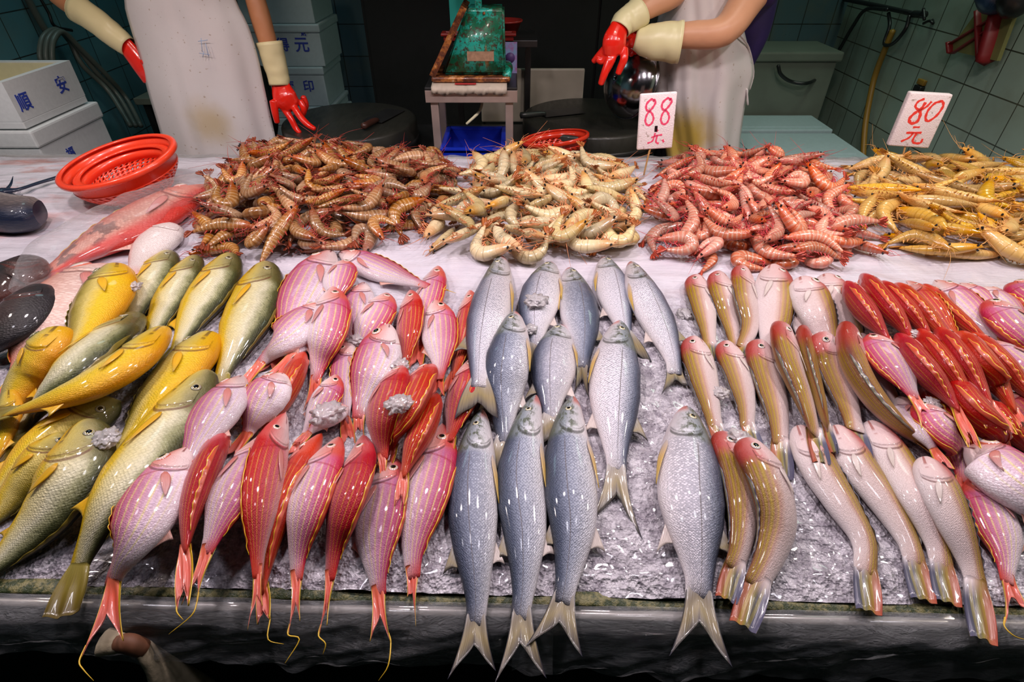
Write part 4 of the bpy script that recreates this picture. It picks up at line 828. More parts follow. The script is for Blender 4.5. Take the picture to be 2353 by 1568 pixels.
def prawn_shape(curl, seed, L=.125):
    rr = random.Random(seed); n = 40; s = np.linspace(0, 1, n)
    ph = np.zeros(n); kap = np.clip((s-.33)/.5, 0, 1); ph = curl*(kap*kap*(3-2*kap))-.10*curl*(1-s)
    xy = np.cumsum(np.stack([-np.cos(ph), -np.sin(ph)], 1)*L/(n-1), 0); xy -= xy[n//2]
    # belly side is toward the curl centre: normal
    T_ = np.gradient(xy, axis=0); T_ /= np.linalg.norm(T_, axis=1)[:, None]; Nn = np.stack([-T_[:, 1], T_[:, 0]], 1)   # left normal
    bel = Nn*(1 if curl >= 0 else -1)
    rp = [(0, .0022), (.05, .0042), (.14, .0078), (.26, .0100), (.36, .0112), (.5, .0108), (.66, .0092), (.8, .0068), (.9, .0046), (1, .0025)]
    rh = np.interp(s, [a for a, b in rp], [b for a, b in rp])
    ridge = np.where(s > .36, 1+.10*(((s-.36)*11.5) % 1.0), 1.0); rh = rh*ridge*1.14
    V = []; fu = []; fv = []; NR = 12
    for i in range(n):
        for j in range(NR):
            th = 2*PI*j/NR; d = -bel[i]*math.cos(th)*rh[i]*1.05
            V.append((xy[i, 0]+d[0], xy[i, 1]+d[1], rh[i]*.82*math.sin(th))); fu.append(s[i]); fv.append(abs((th+PI) % (2*PI)-PI)/PI)
    F = grid_faces(n, NR, True)
    k = len(V); V += [(xy[0][0]-T_[0][0]*.002, xy[0][1]-T_[0][1]*.002, 0), (xy[-1][0], xy[-1][1], 0)]; fu += [0, 1]; fv += [.5, .5]
    for j in range(NR): F.append((j, (j+1) % NR, k)); F.append(((n-1)*NR+(j+1) % NR, (n-1)*NR+j, k+1))
    # rostrum spike
    k = len(V); b0 = xy[4]-bel[4]*rh[4]*.9; tip = xy[0]-T_[0]*.016-bel[0]*.006
    V += [(b0[0], b0[1], .0016), (b0[0], b0[1], -.0016), (b0[0]+bel[4][0]*.003, b0[1]+bel[4][1]*.003, 0), (tip[0], tip[1], 0)]; F += [(k, k+1, k+3), (k+1, k+2, k+3), (k+2, k, k+3)]; fu += [.1]*4; fv += [.1]*4
    body = (V, F, dict(fu=fu, fv=fv))
    legs = MB()
    for q in range(7):
        i = int(n*(.12+.034*q)); sd = 1 if q % 2 else -1; a = xy[i]+bel[i]*rh[i]*.7; ln = rr.uniform(.016, .026); dirx = bel[i]*ln*.8+T_[i]*rr.uniform(-.012, .018)
        m_ = a+dirx*.5-T_[i]*.004; e = a+dirx+T_[i]*rr.uniform(-.004, .01)
        legs.tube([(a[0], a[1], sd*.003), (m_[0], m_[1], sd*rr.uniform(.002, .010)), (e[0], e[1], sd*rr.uniform(-.002, .012))], [.0011, .0008, .0003], 4, sub=2)
    for q in range(5):
        i = int(n*(.42+.085*q)); a = xy[i]+bel[i]*rh[i]*.75; e = a+bel[i]*.010+T_[i]*.006
        legs.tube([(a[0], a[1], 0), (e[0], e[1], rr.uniform(-.004, .004))], [.0024, .0007], 4, sub=1, flat=.6)
    ant = MB()
    for q in range(4):
        i = 1; a = xy[i]; sd = 1 if q % 2 else -1; ang = rr.uniform(-.9, .9); d = -T_[0]*math.cos(ang)+bel[0]*math.sin(ang); ln = rr.uniform(.015, .03) if q < 3 else .07
        p1 = a+d*ln*.4; p2 = a+d*ln+bel[0]*rr.uniform(-.02, .02)
        ant.tube([(a[0], a[1], sd*.002), (p1[0], p1[1], sd*.005), (p2[0], p2[1], sd*rr.uniform(-.002, .004))], [.0006, .0005, .0002], 3, sub=3)
    tail = MB(); e = xy[-2]; t = T_[-1]; nn = np.array([-t[1], t[0]])
    for q, an in enumerate((-.5, -.22, 0, .22, .5)):
        d = t*math.cos(an)+nn*math.sin(an); ln = .020 if q != 2 else .015; z = .0015*(q-2)
        p0 = e; V2 = []
        for a_, wd in ((0, .0012), (.4, .0034), (.8, .0036), (1.0, .0010)):
            c_ = p0+d*ln*a_; pn = np.array([-d[1], d[0]])*wd
            V2 += [(c_[0]+pn[0], c_[1]+pn[1], z), (c_[0], c_[1], z+.0009), (c_[0]-pn[0], c_[1]-pn[1], z), (c_[0], c_[1], z-.0009)]
        tail.add(V2, grid_faces(4, 4, True)+[(12, 13, 14, 15)])
    eye = MB(); i = 3
    for sd in (1, -1):
        c_ = xy[i]-bel[i]*rh[i]*.75
        eye.tube([(c_[0]-T_[i][0]*.0, c_[1], sd*.003), (c_[0]-T_[i][0]*.003, c_[1]-T_[i][1]*.003, sd*.0062)], [.0016, .0021], 6, sub=1)
    fp = [(xy[i, 0], xy[i, 1], rh[i]) for i in range(1, n, 4)]
    return dict(body=body, legs=legs, ant=ant, tail=tail, eye=eye, fp=np.array(fp), head=xy[0], curl=curl)
CURLS = [.25, -.5, .9, -1.3, 1.9, -2.5, 3.1, -3.5, 1.4]
SHAPES = [prawn_shape(c, i) for i, c in enumerate(CURLS)]
def raw_mesh(name, V, F, m, attrs=None):
    me = bpy.data.meshes.new(name); me.from_pydata([tuple(map(float, v)) for v in V], [], [tuple(map(int, f)) for f in F]); me.materials.append(m)
    me.polygons.foreach_set('use_smooth', np.ones(len(me.polygons), bool))
    if attrs:
        for k, a in attrs.items(): at = me.attributes.new(k, 'FLOAT', 'POINT'); at.data.foreach_set('value', np.asarray(a, np.float32))
    return me
def in_poly(x, y, P):
    c = False; n = len(P); j = n-1
    for i in range(n):
        if (P[i][1] > y) != (P[j][1] > y) and x < (P[j][0]-P[i][0])*(y-P[i][1])/(P[j][1]-P[i][1])+P[i][0]: c = not c
        j = i
    return c
def poly_dist(x, y, P):
    d = 9
    for i in range(len(P)):
        a = P[i]; b = P[(i+1) % len(P)]; ab = b-a; t = np.clip(np.dot([x-a[0], y-a[1]], ab)/np.dot(ab, ab), 0, 1); q = a+ab*t; d = min(d, math.hypot(x-q[0], y-q[1]))
    return d
TERR = ['back', 'middle', 'front']
def heap(kind, outline, hmax, where, group, seed, n_try, scale=1.0, curls=None, ramp=.20):
    K = KIND[kind]; rr = random.Random(seed)
    P = [at_z(px, py, T)[:2] for px, py in outline]; A = np.array(P); x0, y0 = A.min(0); x1, y1 = A.max(0)
    meshes = {}
    def mesh(si, part):
        k = (si, part)
        if k not in meshes:
            S = SHAPES[si]
            meshes[k] = {'body': lambda: raw_mesh('body', S['body'][0], S['body'][1], K['body'], S['body'][2]), 'legs': lambda: raw_mesh('legs', S['legs'].V, S['legs'].F, K['leg']),
                'antennae': lambda: raw_mesh('antennae', S['ant'].V, S['ant'].F, K['leg']), 'tail_fan': lambda: raw_mesh('tail_fan', S['tail'].V, S['tail'].F, K['tail']), 'eyes': lambda: raw_mesh('eyes', S['eye'].V, S['eye'].F, M['pr_eye'])}[part]()
        return meshes[k]
    ID = -np.ones((NXH, NYH), np.int32); items = []
    curls = curls or list(range(len(SHAPES)))
    for t in range(n_try):
        x = rr.uniform(x0, x1); y = rr.uniform(y0, y1)
        if not in_poly(x, y, P): continue
        d = poly_dist(x, y, P); 
        if d < .02: continue
        q = min(d/ramp, 1); tgt = T+hmax*(q*(2-q))**.8
        if hq(x, y) > tgt-.006: continue
        si = rr.choice(curls); S = SHAPES[si]; sc = scale*1.5*rr.uniform(.86, 1.12); flip = rr.random() < .5; yaw = rr.uniform(0, 2*PI)
        fp = S['fp'].copy()*sc
        if flip: fp[:, 1] *= -1
        c, s_ = math.cos(yaw), math.sin(yaw); wx = x+c*fp[:, 0]-s_*fp[:, 1]; wy = y+s_*fp[:, 0]+c*fp[:, 1]; r = fp[:, 2]
        if any((not in_poly(wx[q_], wy[q_], P)) and poly_dist(wx[q_], wy[q_], P) > .03 for q_ in (0, -1)): continue
        g_ = np.maximum(np.maximum(hq(wx, wy), hq(wx+r*.5, wy)), np.maximum(hq(wx-r*.5, wy), np.maximum(hq(wx, wy+r*.5), hq(wx, wy-r*.5))))
        need = g_+r*.82
        Aq = np.c_[wx-x, wy-y, np.ones(len(wx))]; sol, *_ = np.linalg.lstsq(Aq, need, rcond=None)
        gxs, gys = np.clip(sol[:2], -.55, .55)
        pl = (wx-x)*gxs+(wy-y)*gys; off = np.sort(need-pl)[-2]-.0015; off = max(off, (need-pl).max()-.006)
        if off > tgt+.022: continue
        nrm = Vector((-gxs, -gys, 1)).normalized(); z = off
        roll = rr.gauss(0, .25)
        m3 = nrm.to_track_quat('Z', 'X').to_matrix()
        xa = Vector((c, s_, gxs*c+gys*s_)).normalized(); ya = nrm.cross(xa); m3 = Matrix((xa, ya, nrm)).transposed()
        if flip: m3 = m3 @ Matrix.Rotation(PI, 3, 'X')
        idx = len(items)
        hx, hy = S['head'][0]*sc, S['head'][1]*sc*(-1 if flip else 1)
        items.append(dict(si=si, loc=(x, y, z), m=m3, sc=sc, hd=(c*hx-s_*hy, s_*hx+c*hy), n=0))
        for k in range(len(wx)-1):
            for f in (0, .5):
                cx, cy, cr = wx[k]*(1-f)+wx[k+1]*f, wy[k]*(1-f)+wy[k+1]*f, r[k]; cz = z+(cx-x)*gxs+(cy-y)*gys
                ii = int((cx-HX0)/CELL); jj = int((cy-HY0)/CELL); m_ = int(cr/CELL)+1
                for a in range(-m_, m_+1):
                    for b in range(-m_, m_+1):
                        i2, j2 = ii+a, jj+b
                        if 0 <= i2 < NXH and 0 <= j2 < NYH:
                            dd = math.hypot(gx[i2]-cx, gy[j2]-cy)
                            if dd < cr:
                                zt = cz+.82*math.sqrt(max(cr*cr-dd*dd, 0))
                                if zt > HM[i2, j2]: HM[i2, j2] = zt; ID[i2, j2] = idx
    cnt_ = np.bincount(ID[ID >= 0].ravel(), minlength=len(items))
    vis = [i for i in range(len(items)) if cnt_[i] >= 7]; bur = [i for i in range(len(items)) if cnt_[i] < 7]
    # the ones buried inside the heap
    V = []; F = []; fu = []; fv = []
    for i in bur:
        it = items[i]; S = SHAPES[it['si']]; Bv = np.array(S['body'][0])*it['sc']; Mx = np.array(it['m']); W_ = Bv @ Mx.T+np.array(it['loc']); b = len(V)
        V += W_.tolist(); F += [tuple(q+b for q in f) for f in S['body'][1]]; fu += list(S['body'][2]['fu']); fv += list(S['body'][2]['fv'])
    cx, cy = A.mean(0)
    if V: tag(mk('buried_prawns', V, F, K['body'], loc=(float(cx), float(cy), T), attrs=dict(fu=fu, fv=fv)), 'prawns buried inside the '+where, 'prawns', kind='stuff')
    # labels: where in the heap, how curled, which way the head points, then the order from the left
    names = {}
    for i in vis:
        it = items[i]; x, y, _ = it['loc']
        fy = (y-y0)/(y1-y0); fx = (x-x0)/(x1-x0); row = 'front' if fy < .33 else ('back' if fy > .66 else 'middle'); colm = 'left' if fx < .33 else ('right' if fx > .66 else 'centre')
        hx, hy = it['hd']; face = ('left' if hx < 0 else 'right') if abs(hx) > abs(hy) else ('front' if hy < 0 else 'back')
        cu = abs(SHAPES[it['si']]['curl']); pose = 'straight' if cu < .7 else ('bent' if cu < 1.6 else 'curled')
        names.setdefault((pose, face, row, colm), []).append(i)
    ordn = ['first', 'second', 'third', 'fourth', 'fifth', 'sixth', 'seventh', 'eighth', 'ninth']
    for (pose, face, row, colm), L_ in names.items():
        L_.sort(key=lambda i: items[i]['loc'][0])
        for k, i in enumerate(L_):
            spot = {'middle': 'middle', 'front': 'front', 'back': 'back'}[row]+(' '+colm if colm != 'centre' else ' centre')
            lab = '%s %s, head %s, %s of %s' % (pose, K['word'], face, spot, where)
            if len(L_) > 1: lab += ', %s from left' % ordn[min(k, 8)]
            it = items[i]; it['label'] = lab
    for i in vis:
        it = items[i]; e = bpy.data.objects.new(K['name'], None); COL.objects.link(e); e.empty_display_size = .01
        e.matrix_world = Matrix.Translation(it['loc']) @ it['m'].to_4x4() @ Matrix.Scale(it['sc'], 4)
        tag(e, it['label'], 'prawn', group)
        for part in ('body', 'tail_fan', 'legs', 'antennae', 'eyes'):
            o = bpy.data.objects.new(part, mesh(it['si'], part)); COL.objects.link(o); o.parent = e
    print('heap', where, 'visible', len(vis), 'buried', len(bur))
heap('tiger', [(440, 545), (468, 605), (620, 598), (760, 585), (900, 575), (1005, 510), (1060, 440), (1040, 385), (900, 362), (720, 358), (570, 372), (495, 430)], .078, 'leftmost prawn heap', 'brown banded prawns in the leftmost heap', 1, 2600)
heap('grey', [(980, 530), (1020, 600), (1150, 612), (1300, 615), (1460, 600), (1478, 520), (1470, 430), (1420, 378), (1200, 366), (1085, 385), (1045, 450)], .055, 'grey prawn heap', 'pale grey prawns in the second heap', 2, 2000, 1.08, curls=[0, 1, 2, 3, 4, 5, 8])
heap('pink', [(1462, 555), (1560, 605), (1700, 618), (1900, 628), (2020, 610), (1995, 520), (1910, 430), (1870, 378), (1700, 366), (1520, 380), (1485, 460)], .058, 'pink prawn heap', 'pink banded prawns in the third heap', 3, 2400, 1.0)
heap('gold', [(1935, 430), (1950, 520), (2040, 585), (2160, 602), (2450, 625), (2480, 480), (2300, 395), (2200, 372), (1960, 376)], .048, 'yellow prawn heap', 'yellow prawns in the heap under the 80 sign', 4, 1500, 1.12, curls=[0, 1, 2, 3, 0, 1])
heap('gold', [(2288, 398), (2340, 425), (2470, 440), (2500, 375), (2340, 375)], .035, 'right-edge prawn heap', 'yellow prawns at the right edge', 5, 260, 1.1, curls=[0, 1, 2, 3], ramp=.1)
# ------------------------------------------------------------------ the room behind the counter
WR, WL, WB = 2.27, -2.6, 4.32
def tiles(name, c1, c2, grout, size, axis):
    g = G(name); p = g.pos(); s = g.sep(p)
    v = g.xyz(s[1] if axis == 'x' else s[0], s[2], 0.0)
    br = g.n('ShaderNodeTexBrick'); g.put(br.inputs['Vector'], v); br.offset = 0.0; br.squash = 1.0
    br.inputs['Scale'].default_value = 1.0; br.inputs['Brick Width'].default_value = size; br.inputs['Row Height'].default_value = size; br.inputs['Mortar Size'].default_value = .0035; br.inputs['Mortar Smooth'].default_value = .3
    g.put(br.inputs['Color1'], c1); g.put(br.inputs['Color2'], c2); g.put(br.inputs['Mortar'], grout); n = g.noise(p, 3, 5, .6); n2 = g.noise(g.map(p, (8, 8, .8)), 1, 4)
    c = g.mix(g.m('MULTIPLY', g.step(n, .45, .75), .35), br.outputs['Color'], (.16, .15, .08)); c = g.mix(g.m('MULTIPLY', g.step(n2, .55, .75), .25), c, (.14, .12, .06))
    return g.out(c, g.m('ADD', .18, g.m('MULTIPLY', n, .25)), 0, g.bump(br.outputs['Fac'], -.4, .003), .5)
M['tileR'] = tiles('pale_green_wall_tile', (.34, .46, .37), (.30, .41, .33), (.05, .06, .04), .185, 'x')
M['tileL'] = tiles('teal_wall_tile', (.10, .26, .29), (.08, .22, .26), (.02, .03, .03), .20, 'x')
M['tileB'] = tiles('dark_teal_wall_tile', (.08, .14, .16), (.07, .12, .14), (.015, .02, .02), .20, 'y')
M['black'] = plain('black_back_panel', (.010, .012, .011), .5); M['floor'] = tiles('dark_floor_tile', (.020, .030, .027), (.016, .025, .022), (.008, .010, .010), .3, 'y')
def struct(name, V, F, m): return tag(mk(name, V, F, m, smooth=False, loc=tuple(np.array(V).mean(0))), kind='structure')
def slab(name, x0, x1, y0, y1, z0, z1, m):
    V = [(x, y, z) for x in (x0, x1) for y in (y0, y1) for z in (z0, z1)]
    return struct(name, V, [(0, 1, 3, 2), (4, 6, 7, 5), (0, 4, 5, 1), (2, 3, 7, 6), (0, 2, 6, 4), (1, 5, 7, 3)], m)
g = G('dark_wet_floor'); p = g.pos(); br = g.n('ShaderNodeTexBrick'); g.put(br.inputs['Vector'], p); br.offset = 0; br.inputs['Scale'].default_value = 1; br.inputs['Brick Width'].default_value = .3; br.inputs['Row Height'].default_value = .3; br.inputs['Mortar Size'].default_value = .004
g.put(br.inputs['Color1'], (.030, .045, .042)); g.put(br.inputs['Color2'], (.022, .036, .034)); g.put(br.inputs['Mortar'], (.008, .010, .010)); M['floor'] = g.out(br.outputs[0], .3, 0, g.bump(g.noise(p, 30, 3), .3, .003))
slab('floor', -3.4, 3.2, -2.6, 4.5, -.08, 0.0, M['floor'])
slab('floor_platform', WL, WR, 2.42, WB, 0.0, .22, M['floor'])
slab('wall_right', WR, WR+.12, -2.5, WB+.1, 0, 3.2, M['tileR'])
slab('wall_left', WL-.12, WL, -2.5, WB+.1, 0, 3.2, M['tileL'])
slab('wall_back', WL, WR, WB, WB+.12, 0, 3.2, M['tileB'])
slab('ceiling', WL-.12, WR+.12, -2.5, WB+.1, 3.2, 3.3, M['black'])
# dark cabinet with doors, standing in for the black void in the middle
cb = thing('void_backdrop', (.2, 4.1, .22), 'tall black cabinet standing in for the dark void in the middle of the back wall', 'backdrop')
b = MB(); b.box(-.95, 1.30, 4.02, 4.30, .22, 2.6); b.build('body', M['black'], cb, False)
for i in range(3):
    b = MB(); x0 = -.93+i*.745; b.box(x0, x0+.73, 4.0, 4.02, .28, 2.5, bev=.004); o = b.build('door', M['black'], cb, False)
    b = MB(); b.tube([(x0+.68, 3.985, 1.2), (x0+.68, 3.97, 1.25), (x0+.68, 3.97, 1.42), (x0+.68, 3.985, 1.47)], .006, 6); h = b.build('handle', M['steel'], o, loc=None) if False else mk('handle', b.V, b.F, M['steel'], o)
# low grey box and a metal cooler in the right corner
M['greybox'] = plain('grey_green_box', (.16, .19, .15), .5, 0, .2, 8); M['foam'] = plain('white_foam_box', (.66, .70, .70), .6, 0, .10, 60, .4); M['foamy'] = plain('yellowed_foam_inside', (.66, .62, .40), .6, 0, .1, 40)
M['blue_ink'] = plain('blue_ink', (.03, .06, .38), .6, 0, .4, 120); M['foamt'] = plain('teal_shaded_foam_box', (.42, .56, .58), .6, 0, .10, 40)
cb = thing('cooler_chest', (1.75, 4.1, .22), 'grey-green chest standing in the right back corner under the black hose', 'chest')
b = MB(); b.box(1.42, 2.12, 3.93, 4.30, .22, .84, bev=.01); b.build('body', M['greybox'], cb, False); b = MB(); b.box(1.40, 2.14, 3.91, 4.31, .842, .90, bev=.012); b.build('lid', M['greybox'], cb, False)
def text_mesh(name, txt, size, M4, mat, parent, ext=.0008, shear=0.0):
    c = bpy.data.curves.new(name, 'FONT'); c.body = txt; c.size = size; c.extrude = ext; c.align_x = 'CENTER'; c.align_y = 'CENTER'; c.shear = shear; c.offset = size*.018
    o = bpy.data.objects.new(name, c); COL.objects.link(o); bpy.context.view_layer.update()
    me = bpy.data.meshes.new_from_object(o.evaluated_get(bpy.context.evaluated_depsgraph_get())); bpy.data.objects.remove(o); bpy.data.curves.remove(c)
    q = bpy.data.objects.new(name, me); COL.objects.link(q); me.materials.clear(); me.materials.append(mat)
    off = Vector((0, 0, 0)); p_ = parent
    while p_ is not None: off += p_.location; p_ = p_.parent
    me.transform(Matrix.Translation(-off) @ M4); q.parent = parent; return q
def foam_box(x0, x1, y0, y1, z0, z1, label, open_=False, mat='foam', marks=(), group='white foam fish boxes', th=.03, lidh=.05):
    t = thing('foam_box', ((x0+x1)/2, (y0+y1)/2, z0), label, 'foam box', group)
    b = MB()
    if open_:
        b.box(x0, x1, y0, y1, z0, z0+th, bev=.004)
        for a in ((x0, x0+th, y0, y1), (x1-th, x1, y0, y1), (x0+th, x1-th, y0, y0+th), (x0+th, x1-th, y1-th, y1)): b.box(*a, z0+th, z1)
        b.build('body', M[mat], t, False)
        b = MB(); e = .002; b.box(x0+th, x1-th, y1-th-e, y1-th, z0+th, z1-.006); b.box(x0+th, x0+th+e, y0+th, y1-th, z0+th, z1-.006); b.box(x1-th-e, x1-th, y0+th, y1-th, z0+th, z1-.006); b.box(x0+th, x1-th, y0+th, y1-th, z0+th, z0+th+e); b.build('lining', M['foamy'], t, False)
    else:
        b.box(x0+.008, x1-.008, y0+.008, y1-.008, z0, z1-lidh, bev=.006); b.build('body', M[mat], t, False)
        b = MB(); b.box(x0, x1, y0, y1, z1-lidh+.001, z1, bev=.009); b.box(x0+.05, x1-.05, y0+.05, y1-.05, z1-.002, z1+.004, bev=.002); b.build('lid', M[mat], t, False)
    for (face, a, z, txt, sz) in marks:
        if face == 'x': m4 = Matrix.Translation((x1-.0065 if not open_ else x1+.001, a, z)) @ Matrix.Rotation(PI/2, 4, 'Z') @ Matrix.Rotation(PI/2, 4, 'X')
        else: m4 = Matrix.Translation((a, y0+.0065, z)) @ Matrix.Rotation(PI/2, 4, 'X')
        text_mesh('writing', txt, sz, m4, M['blue_ink'], t)
    return t
# right: two lidded boxes on the platform
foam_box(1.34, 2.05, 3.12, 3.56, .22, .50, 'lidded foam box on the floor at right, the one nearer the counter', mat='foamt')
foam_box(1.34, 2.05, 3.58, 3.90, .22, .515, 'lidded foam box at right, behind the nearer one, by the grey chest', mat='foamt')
# left: open box on a lidded one
foam_box(-2.585, -2.09, 2.43, 2.92, .22, .855, 'big lidded foam box at the left wall carrying the open box', marks=(('x', 2.60, .70, '福', .055),), lidh=.075)
foam_box(-2.58, -2.11, 2.44, 2.88, .862, 1.05, 'open white foam box with a yellowed inside at the left wall', open_=True, marks=(('x', 2.50, .955, '順', .075), ('x', 2.76, .965, '安', .075)))
# stack behind the left worker
zz = .22
for i, (h, mk_) in enumerate([(.145, ()), (.22, (('y', -1.20, .50, '36', .06),)), (.07, ()), (.225, (('y', -1.36, .77, '海', .07), ('y', -1.24, .77, '印', .07))), (.225, (('y', -1.44, 1.01, '順', .075), ('y', -1.34, 1.01, '得', .075), ('y', -1.23, 1.01, '元', .085), ('y', -1.20, 1.09, '鮮', .045))), (.22, ())]):
    lab = ['lowest foam box of the stack behind the left worker', 'foam box marked 36, second from the bottom of the dark stack', 'thin foam slab in the stack behind the left worker', 'foam box with two round blue marks in the stack behind the left worker', 'foam box with a row of blue characters, level with the left worker hip', 'topmost foam box of the stack behind the left worker'][i]
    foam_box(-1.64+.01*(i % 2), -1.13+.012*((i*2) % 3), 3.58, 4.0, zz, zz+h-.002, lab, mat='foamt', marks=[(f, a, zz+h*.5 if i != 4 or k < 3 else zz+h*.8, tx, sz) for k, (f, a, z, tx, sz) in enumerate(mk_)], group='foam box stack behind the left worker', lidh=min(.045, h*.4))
    zz += h
# shelf board behind the left worker's hip
t = thing('low_bench', (-2.0, 4.0, .22), 'low dark bench with pale edge behind the left worker', 'bench')
b = MB(); b.box(-2.45, -1.68, 3.75, 4.25, .62, .66, bev=.004); b.build('top', M['greybox'], t, False)
for x in (-2.42, -1.74):
    for y in (3.78, 4.2): b = MB(); b.box(x, x+.04, y, y+.04, .22, .62); b.build('leg', M['black'], t, False)

# ---- work bench behind the counter
M['darkwood'] = plain('black_wet_wood', (.018, .020, .018), .35, 0, .5, 12, .5); M['dksteel'] = plain('dark_stained_steel', (.05, .05, .05), .35, .7, .4, 10)
WB_Z = .66
t = thing('work_bench', (-.15, 2.8, .22), 'dark work bench behind the counter holding boards, stool and crate', 'bench')
b = MB(); b.box(-1.08, .68, 2.44, 3.20, WB_Z-.05, WB_Z, bev=.004); b.build('top', M['dksteel'], t, False)
for x in (-1.06, .62):
    for y in (2.46, 3.14): b = MB(); b.box(x, x+.05, y, y+.05, .22, WB_Z-.05); b.build('leg', M['dksteel'], t, False)
def block(cx, cy, r, z0, z1, label):
    t = thing('chopping_block', (cx, cy, z0), label, 'chopping block'); b = MB(); r2 = random.Random(cx)
    b.lathe([(0.001, z0), (r*.97, z0), (r, z0+.01), (r*1.005, (z0+z1)/2), (r, z1-.012), (r*.985, z1-.003), (r*.95, z1), (r*.6, z1-.004), (.001, z1-.006)], (cx, cy, 0), 64); b.build('board', M['block'], t)
    b = MB(); b.lathe([(r*1.004, z0+.04), (r*1.012, z0+.042), (r*1.012, z0+.062), (r*1.004, z0+.064)], (cx, cy, 0), 64); b.build('hoop', M['dksteel'], t); return t
g = G('dark_worn_chopping_wood'); p = g.pos(); n = g.noise(p, 8, 5, .6); n2 = g.noise(g.map(p, (60, 14, 20), (0, 0, .4)), 1, 3)
M['block'] = g.out(g.mix(n, (.010, .012, .010), (.032, .030, .022)), g.m('ADD', .28, g.m('MULTIPLY', n2, .3)), 0, g.bump(n2, .35, .002), .4, .12)
block(-.80, 2.80, .325, WB_Z, .80, 'dark round chopping block at left with a cleaver on it')
block(.40, 2.87, .345, WB_Z, .80, 'dark round chopping block at right under the tilted steel basin')
# cleaver on the left block
def cleaver(cx, cy, z, ang, label, hm):
    t = thing('cleaver', (cx, cy, z), label, 'cleaver'); R_ = Matrix.Translation((cx, cy, z)) @ Matrix.Rotation(ang, 4, 'Z')
    b = MB(); b.box(-.11, .11, .0, .11, .001, .004, M=R_, bev=.001); b.build('blade', M['dksteel'], t, False)
    b = MB(); b.tube([R_ @ Vector((-.10, .03, .010)), R_ @ Vector((-.14, .028, .014)), R_ @ Vector((-.235, .02, .018))], [.010, .014, .015], 12); b.build('handle', M[hm], t); return t
M['rustwood'] = plain('reddish_dark_handle', (.05, .018, .012), .35)
c_ = at_z(905, 268, .802); cleaver(c_[0], c_[1], .80, 1.2, 'heavy cleaver lying with its handle towards the counter on the left chopping block', 'rustwood')
c_ = at_z(1300, 262, .802); cleaver(c_[0], c_[1]-.02, .80, .35, 'dark cleaver on the right chopping block', 'darkwood')
# upright white cutting board
M['board'] = plain('scratched_white_cutting_board', (.42, .38, .30), .4, 0, .25, 9, .2)
A_ = at_y(1188, 180, 3.16); B_ = at_y(1347, 182, 3.16); C_ = at_y(1345, 262, 3.13)
t = thing('cutting_board', (float((A_[0]+B_[0])/2), 3.18, WB_Z), 'stained white cutting board standing upright behind the right chopping block', 'cutting board')
b = MB(); b.box(A_[0]-.20, B_[0], 3.24, 3.262, .60 if False else WB_Z, A_[2]-.0+.03, bev=.008); b.build('panel', M['board'], t, False)
# stool
M['brush'] = plain('scuffed_stool_steel', (.46, .36, .32), .35, .55, .2, 14)
S0 = at_y(975, 201, 2.50); S1 = at_y(1189, 199, 2.50); SZ = float(S0[2]); SB = at_y(1180, 160, 3.0)
t = thing('metal_stool', (float((S0[0]+S1[0])/2), 2.65, WB_Z), 'square steel stool carrying the rusty scale', 'stool')
x0, x1 = float(S0[0]), float(S1[0]); y0, y1 = 2.50, 2.82
b = MB(); b.box(x0, x1, y0, y1, SZ-.012, SZ, bev=.004); b.build('seat', M['dksteel'], t, False)
b = MB()
for a in ((x0, x1, y0, y0+.012), (x0, x1, y1-.012, y1), (x0, x0+.012, y0+.012, y1-.012), (x1-.012, x1, y0+.012, y1-.012)): b.box(*a, SZ-.062, SZ-.0125, bev=.002)
b.build('apron', M['brush'], t, False)
for lx, ly in ((x0+.018, y0+.014), (x1-.052, y0+.014), (x0+.018, y1-.05), (x1-.052, y1-.05)):
    b = MB(); b.box(lx, lx+.034, ly, ly+.034, WB_Z+.001, SZ-.0125, bev=.003); b.build('leg', M['brush'], t, False)
# folded cardboard pad under the scale
M['card'] = plain('wet_printed_card', (.50, .42, .33), .6, 0, .3, 16); M['redcard'] = plain('red_card_edge', (.5, .04, .04), .6)
t = thing('cardboard_pad', ((x0+x1)/2, 2.6, SZ), 'soggy folded card under the rusty scale', 'cardboard')
V = []
for i in range(30):
    x = x0+.03+(x1-x0-.075)*i/29; w_ = .006*math.sin(i*.9)+.004*math.sin(i*2.3)
    V += [(x, y0-.012-w_, SZ-.026+w_), (x, y0-.010-w_, SZ+.003), (x, y0+.03, SZ+.010), (x, y0+.26, SZ+.010), (x, y0+.26, SZ+.001), (x, y0+.0, SZ+.001), (x, y0-.004-w_, SZ-.024+w_)]
mk('pad', V, grid_faces(30, 7, True)+[tuple(range(7)), tuple(range(29*7, 30*7))], M['card'], t); b = MB(); b.box(x0+.13, x0+.22, y0+.004, y0+.02, SZ+.0105, SZ+.013); b.build('print_strip', M['redcard'], t, False)
# spring scale, seen from behind
g = G('chipped_green_enamel_rust'); p = g.pos(); n = g.noise(p, 16, 6, .68); n2 = g.voro(p, 60); n3 = g.noise(p, 55, 4, .7)
c = g.mix(g.step(n, .44, .56), (.02, .40, .30), (.006, .13, .06)); c = g.mix(g.m('MULTIPLY', g.step(n3, .50, .60), .9), c, (.05, .018, .008)); c = g.mix(g.m('MULTIPLY', g.step(g.noise(g.map(p, (20, 20, 4)), 1, 4), .60, .70), .8), c, (.35, .11, .02))
M['scale'] = g.out(c, g.m('ADD', .15, g.m('MULTIPLY', n3, .35)), .1, g.bump(n3, .4, .002), .5, .4)
g = G('rusted_iron'); p = g.pos(); n = g.noise(p, 22, 6, .7); M['rust'] = g.out(g.ramp(n, [(.35, (.03, .01, .006)), (.5, (.14, .04, .015)), (.6, (.45, .16, .03)), (.72, (.60, .45, .30))]), .35, .2, g.bump(n, .6, .003), .5, .3)
Zs = SZ+.012
